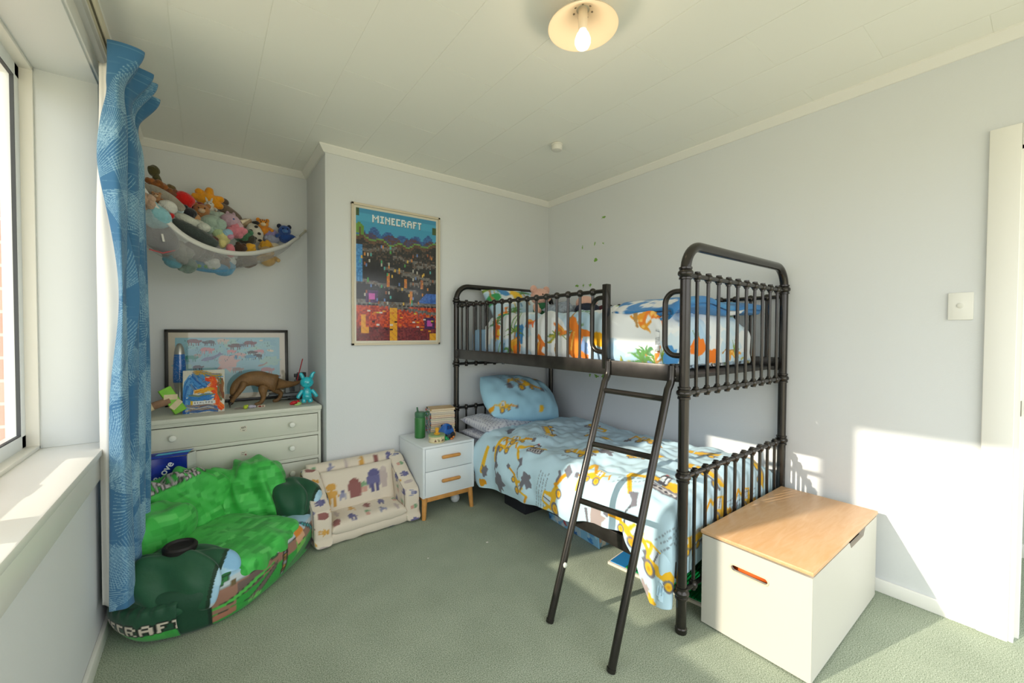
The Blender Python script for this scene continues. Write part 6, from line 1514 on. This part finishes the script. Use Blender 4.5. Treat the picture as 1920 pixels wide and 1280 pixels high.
        if kd == 'whale2': skin('stripe', [V(-.1, -.95, -.85)+(.035*r,), V(.45, -.9, -.98)+(.035*r,), V(.95, -.75, -.75)+(.035*r,)], [(0, 1), (1, 2)], mat('plush_stripe_red', 'c0585c', .9), t, label='thin red stripe')
        if kd == 'dogl': fuzz('head', V(.95, -.2, -.45), (.5*r, .45*r, .4*r), m, t, i, None, .06)
        if kd == 'fish':
            for k, c2 in enumerate(('8fb84a', '6fae5a', '9fc25a')): fuzz('spot', V(-.6+.5*k, -.46, .1), (.18*r, .08*r, .14*r), pm(c2), t, k, None, .05, 12)
    elif kd == 'unicorn':
        fuzz('head', V(-.1, -.2, 0), (.85*r, .7*r, .72*r), m, t, i, rotm(0, .4, 0), .05); fuzz('muzzle', V(.55, -.45, -.4), (.4*r, .38*r, .36*r), pm('d3b4bc'), t, i+1, None, .04)
        MB().lathe(V(.75, -.1, .1), [(.22*r, 0), (.15*r, .3*r), (.08*r, .6*r), (.01*r, .9*r)], 16, rotm(0, math.radians(60), 0)).build('horn', pm('d8c8ae', .2), t)
        for s_ in (0, 1): fuzz('ear', V(-.35+.5*s_, -.1+.2*s_, .75), (.16*r, .1*r, .26*r), m, t, i+s_, None, .03, 14)
        MB().ball(V(.1, -.86, .12), .09*r, 10, 7).build('eye', mat('plush_eye_blue', '3f5f9a', .3), t)
    elif kd == 'blobr':
        fuzz('body', V(0, 0, 0), (.8*r, .7*r, .95*r), m, t, i, None, .06); fuzz('chest', V(.5, -.25, .45), (.5*r, .5*r, .45*r), pm('8fb4cc'), t, i+1, None, .06); fuzz('belly', V(-.35, -.3, .35), (.5*r, .45*r, .5*r), pm('a9bf92'), t, i+2, None, .06); fuzz('leg', V(.05, -.4, -.75), (.42*r, .42*r, .5*r), pm('d8cf8a'), t, i+3, None, .05); fuzz('foot', V(.75, -.35, .1), (.35*r, .32*r, .3*r), pm('c88aa4'), t, i+4, None, .05)
    elif kd == 'spot':
        fuzz('body', V(0, 0, 0), (.75*r, .6*r, .95*r), m, t, i, rotm(0, -.35, 0), .04)
        for k, (a, b) in enumerate(((.1, .55), (-.35, .1), (.35, -.1), (0, -.6), (.42, -.75))): fuzz('spot', V(a, -.56+.1*abs(b), b), (.17*r, .08*r, .14*r), pm('2a2826'), t, k, None, .05, 12)
        fuzz('ear', V(.1, -.2, 1.0), (.35*r, .2*r, .18*r), pm('2a2826'), t, 3, None, .05, 14)
    elif kd == 'fluff':
        fuzz('body', V(0, 0, 0), (r, .8*r, .85*r), m, t, i, None, .10, 36)
        for k in range(5): a = rr.uniform(0, 6.28); fuzz('tuft', V(.75*math.cos(a), -.35, .6*math.sin(a)), (.45*r, .4*r, .42*r), m, t, i+k, None, .12, 18)
    else:
        R = rotm(tl_, yaw, yaw*.7); fuzz('body', V(0, 0, 0), (r, .85*r, .82*r), m, t, i, R, .07)
        a = rr.uniform(-.6, 3.6)
        if r > .03:
            for k in (0, 1): fuzz('paw', V(.8*math.cos(a+k*1.1), -.35, .7*math.sin(a+k*1.1)), (.34*r, .32*r, .32*r), m, t, i+k, None, .05, 14)

# ------------------------------------------------------------------ poster on the back wall
pst = thing('framed_poster', (1.108, YB, 1.12), 'tall pale-framed blocky pixel-art poster hanging on the back wall', 'poster')
QX0, QX1, QZ0, QZ1 = .784, 1.434, 1.131, 2.090
q = MB(); fw_ = .014
for b in ((QX0, QX1, QZ0, QZ0+fw_), (QX0, QX1, QZ1-fw_, QZ1)): q.box(b[0], b[1], YB-.022, YB, b[2], b[3], bev=.001)
for xx in (QX0, QX1-fw_): q.box(xx, xx+fw_, YB-.022, YB, QZ0, QZ1, bev=.001)
q.build('frame', mat('pale_oak_frame', 'd5c9b2', .5), pst)
w_, h_ = QX1-QX0-2*fw_, QZ1-QZ0-2*fw_
pv = Canvas(w_, h_, .0021, 'dcd8c8'); b_ = .016
rs = np.random.RandomState(21); px_ = .0105; nx_, ny_ = int((w_-2*b_)/px_), int((h_-2*b_)/px_)
pxw, pyh = (w_-2*b_)/nx_, (h_-2*b_)/ny_
hill = np.cumsum(rs.randint(-1, 2, nx_)); 
def cell(i, j, c): pv.rect(b_+i*pxw, b_+j*pyh, b_+(i+1)*pxw, b_+(j+1)*pyh, c)
surf = [int(ny_*.755+3.2*abs(i/nx_-.5)*2+1.2*math.sin(i*.5)) for i in range(nx_)]
for i in range(nx_):
    far = int(ny_*.80+5*abs(math.sin(i*.33+1))*(.5+abs(i/nx_-.55)*1.6)); mid = int(ny_*.775+4*abs(math.sin(i*.21)))
    for j in range(ny_):
        f = j/ny_
        if j > max(far, surf[i]): c = ['3f9bc4', '4aa6cc', '3f93be'][0 if f < .9 else 1 if f < .96 else 2]
        elif j > max(mid, surf[i]): c = rs.choice(['2f5f9c', '356aa8', '2a568f'])
        elif j > surf[i]: c = rs.choice(['4a4a6a', '5a3f3c', '45406a'])
        elif j == surf[i]: c = rs.choice(['6f9a4a', '5f8a44'])
        elif j > surf[i]-3: c = rs.choice(['5c4336', '6a4c3a', '533c32'])
        elif f > .27:
            c = rs.choice(['26262a', '2b2a2f', '222327'])
        elif f > .10: c = rs.choice(['a83a2c', 'c8482a', '8f3430', 'd8582c'])
        else: c = rs.choice(['7a3038', '6a2a34', '86363a', '5f2830'])
        cell(i, j, c)
# stone ledges, in steps
for (i0, i1, j0, st) in ((4, 30, .70, 1), (24, nx_-6, .665, -1), (nx_-18, nx_, .60, 1), (18, 44, .565, -1), (30, nx_, .53, -1), (0, 26, .46, -1), (20, 42, .425, -1), (0, nx_, .315, -1), (0, nx_, .295, 0), (nx_-20, nx_-4, .47, 1)):
    for i in range(i0, min(i1, nx_)):
        j = int(ny_*j0)+st*((i-i0)//7)
        for k in range(2+(i*7 % 3 == 0)): cell(i, max(0, min(ny_-1, j-k)), rs.choice(['6d6a68', '5f5d5c', '7a7674', '66564c']))
for i in range(nx_):
    for j in range(int(ny_*.60), int(ny_*.75)):
        if rs.rand() < .30 and j < surf[i]-2: cell(i, j, rs.choice(['4a3c36', '5a4a40', '3a3432']))
for j in range(int(ny_*.455), int(ny_*.735)):
    for i in range(0, 4): cell(i, j, rs.choice(['3f86c4', '4f96d0', '3a7cb8']))
for (i0, j0, wd, hg, c) in ((20, .425, 2, .11, 'c0723a'), (32, .425, 2, .08, 'c0723a'), (36, .30, 2, .10, 'c87a3a'), (44, .43, 2, .07, 'b0683a'), (22, .0, 5, .26, 'e8a82c'), (3, .07, 3, .135, 'e8a02c'), (6, .07, 2, .04, 'e8a02c'), (nx_-5, .0, 5, .06, 'e8a82c')):
    for i in range(i0, i0+wd):
        for j in range(int(ny_*j0), int(ny_*(j0+hg))): cell(i, j, c if (j+i) % 4 else 'd89030')
for (i0, j0) in ((6, .30), (nx_-9, .095)):
    for i in range(8):
        for j in range(int(ny_*.095)): cell(min(nx_-1, i0+i), int(ny_*j0)+j, rs.choice(['4a2c5c', '54346a', '402650']))
    for i in range(2, 6):
        for j in range(2, int(ny_*.075)): cell(min(nx_-1, i0+i), int(ny_*j0)+j, rs.choice(['d060b8', 'c858b0']))
for j in range(int(ny_*.31), int(ny_*.39)):
    for i in range(int(nx_*.78)-(int(ny_*.39)-j)//1+6, nx_): cell(max(0, i), j, rs.choice(['2f62b4', '3a70c4', '2a58a4']))
for (a, b, c) in ((0, .875, '6a9a3f'), (1, .885, '5f9038'), (2, .875, '6a9a3f'), (3, .87, '5f9038')):
    for k in range(6): cell(a, int(ny_*b)-k, c); cell(a+1, int(ny_*b)-k, c)
for k in range(8): cell(2, int(ny_*.77)+k, '5c4330')
for k in range(5): cell(0, ny_-1-k, '3f5a34'); cell(1, ny_-1-k, '35502e'); cell(nx_-1, ny_-6-k, '3f5a34'); cell(nx_-2, ny_-6-k, '456038'); cell(nx_-3, ny_-6-k, '3f5a34')
for k in range(70):
    i, j = rs.randint(2, nx_-2), int(ny_*(.28+.45*rs.rand())); c = rs.choice(['3fa06a', '4fa8a4', 'c8823a', 'b8b4a8', '5f7fb8', '9a5a3a', 'd8b04a', '4a9a4a']); cell(i, j, c); cell(i, j+1, c)
for k in range(34):
    i, j = rs.randint(2, nx_-2), int(ny_*(.06+.2*rs.rand())); c = rs.choice(['e8a02c', 'd87a2c', '3a1c20', '2c1c20', 'c8b83f', 'd8d0c8']); cell(i, j, c); cell(i+1, j, c)
for dx, dy, c in ((.003, -.004, '5a6a72'), (.0015, -.002, '6f7f86'), (0, 0, 'e4ecee')): pv.text('MINECRAFT', .125+dx, h_-.098+dy, .050, c, 0, wide=.90)
flat_print('print', pv, lambda X, Y: np.stack([QX0+fw_+X, X*0+YB-.012, QZ0+fw_+Y], -1), cmat('poster_paper', .6), pst)
q = MB().box(QX0+.004, QX1-.004, YB-.010, YB-.001, QZ0+.004, QZ1-.004); q.build('backing', mat('backing_board', '6d5c48', .9), pst, smooth=False)
q = MB().box(QX0+fw_-.002, QX1-fw_+.002, YB-.016, YB-.0145, QZ0+fw_-.002, QZ1-fw_+.002); q.build('glass', glass_mat('poster_glass', .02, rough=.12), pst, smooth=False)

# ------------------------------------------------------------------ ceiling light
clt = thing('ceiling_light', (1.112, 1.065, ZC), 'cream conical ceiling light with a lit bulb', 'ceiling light')
c = (1.112, 1.065, ZC); m_sh = mat('cream_shade', 'e2cfb2', .4, emit=('ffd9a8', .04))
MB().lathe(c, [(.036, 0), (.037, -.012), (.033, -.018), (.028, -.020)], 28).build('base', mat('shade_base', 'c9c4ae', .5), clt)
q = MB(); pr = [(.026, -.017), (.040, -.024), (.046, -.028), (.124, -.082), (.1265, -.087), (.123, -.087), (.044, -.032), (.038, -.029), (.024, -.022)]; q.lathe(c, pr, 56, cap=False); sh_ = q.build('shade', m_sh, clt)
for k in range(7):
    a = k*2*PI/7+.3; MB().ball((c[0]+.034*math.cos(a), c[1]+.034*math.sin(a), ZC-.0275), (.0045, .0045, .002), 10, 6).build('vent_hole', mat('vent_dark', '7d7260', .8), sh_)
MB().lathe(c, [(.016, -.020), (.0175, -.050), (.016, -.085), (.0135, -.094)], 20).build('lamp_holder', mat('holder_white', 'e6dcc8', .45), clt)
bl = MB().lathe(c, [(.013, -.090), (.014, -.098), (.022, -.110), (.0285, -.128), (.0285, -.142), (.022, -.156), (.011, -.163), (.001, -.1645)], 24).build('bulb', mat('lit_bulb', 'fff4e0', .3, emit=('fff0d8', 2.2)), clt)
pd = bpy.data.lights.new('bulb_light', 'POINT'); pd.energy = .8; pd.color = (1.0, .80, .56); pd.shadow_soft_size = .03
po = bpy.data.objects.new('bulb_light', pd); COL.objects.link(po); po.location = (c[0], c[1], ZC-.20)
# smoke alarm
sa = thing('smoke_alarm', (1.795, 1.935, ZC), 'small white round smoke alarm on the ceiling', 'smoke alarm'); c = (1.795, 1.935, ZC)
MB().lathe(c, [(.030, 0), (.036, -.004), (.037, -.012), (.032, -.015)], 28).build('mount', mat('alarm_white', 'e2e0d8', .5), sa)
MB().lathe(c, [(.033, -.013), (.034, -.020), (.034, -.034), (.030, -.042), (.018, -.045), (.001, -.045)], 28).build('cover', mat('alarm_white', 'e2e0d8', .5), sa)
# light switch by the door
sw = thing('light_switch', (XR, .255, 1.34), 'square white rocker light switch on the wall beside the door', 'light switch')
MB().box(XR-.009, XR, .217, .291, 1.283, 1.398, bev=.003).build('plate', mat('switch_white', 'ecece6', .35), sw)
MB().lathe((XR-.009, .254, 1.343), [(.0105, -.001), (.0105, .003), (.008, .004), (.001, .0042)], 20, rotm(0, math.radians(-90), 0)).build('button', mat('switch_button', 'e2e2da', .3), sw)
# green remnants of wall stickers
dl = [(2.208, 2.148, .012, 'green scrap high on the wall, topmost of the torn sticker remains', 1.5), (2.295, 1.951, .011, 'slim green scrap below the topmost one on the long wall', .6), (2.205, 1.940, .007, 'tiny green fleck beside the slim scrap on the long wall', 1), (2.432, 1.943, .010, 'slanting green scrap nearest the room corner on the long wall', .7), (2.282, 1.819, .016, 'round green blot, largest sticker remnant above the upper bunk', 1), (2.490, 1.629, .013, 'left green sprig of the row of three just above the upper guard rail', 1.1), (2.416, 1.622, .009, 'thin middle green sprig of the row of three above the upper guard rail', .8), (2.338, 1.615, .013, 'right green sprig of the row of three above the upper guard rail', 1.1), (2.335, .871, .012, 'left green mark on the wall just under the upper bunk rail', 1), (2.266, .869, .014, 'middle green arc on the wall just under the upper bunk rail', 1.4), (2.193, .876, .016, 'right green mark on the wall under the upper bunk, beside the ladder', .9)]
m_dec = mat('leaf_green_vinyl', '7fae4a', .6)
for k, (y, z, r, lab, asp) in enumerate(dl):
    rs2 = np.random.RandomState(k+40); n = 18; pts = []
    for j in range(n):
        rr_ = r*(1.0+ (.75 if k not in (4,) else .3)*(rs2.rand()-.5)*2); a = 2*PI*j/n; pts.append((y+rr_*math.cos(a)*asp, z+rr_*math.sin(a)/asp))
    q = MB().prism(pts, XR-.0008, XR+.0002, 'x'); o = q.build('wall_sticker', m_dec, None, origin=(XR, y, z), smooth=False); tag(o, lab, 'wall sticker', 'green sticker remnants on the long wall')
# crumbs on the carpet
for k, (x, y, r, lab) in enumerate(((-.262, 1.83, .009, 'white scrap on the carpet by the window wall skirting'), (1.30, 1.97, .006, 'pale thread on the carpet in front of the lower bunk'), (.95, 2.02, .004, 'tiny pale crumb on the carpet in front of the little sofa'))):
    o = fuzz('scrap', (x, y, r*.5), (r*1.4, r, r*.5), mat('scrap_white', 'd8d6cc', .8), None, k, None, .2, 12); tag(o, lab, 'scrap')
bpy.context.view_layer.update()
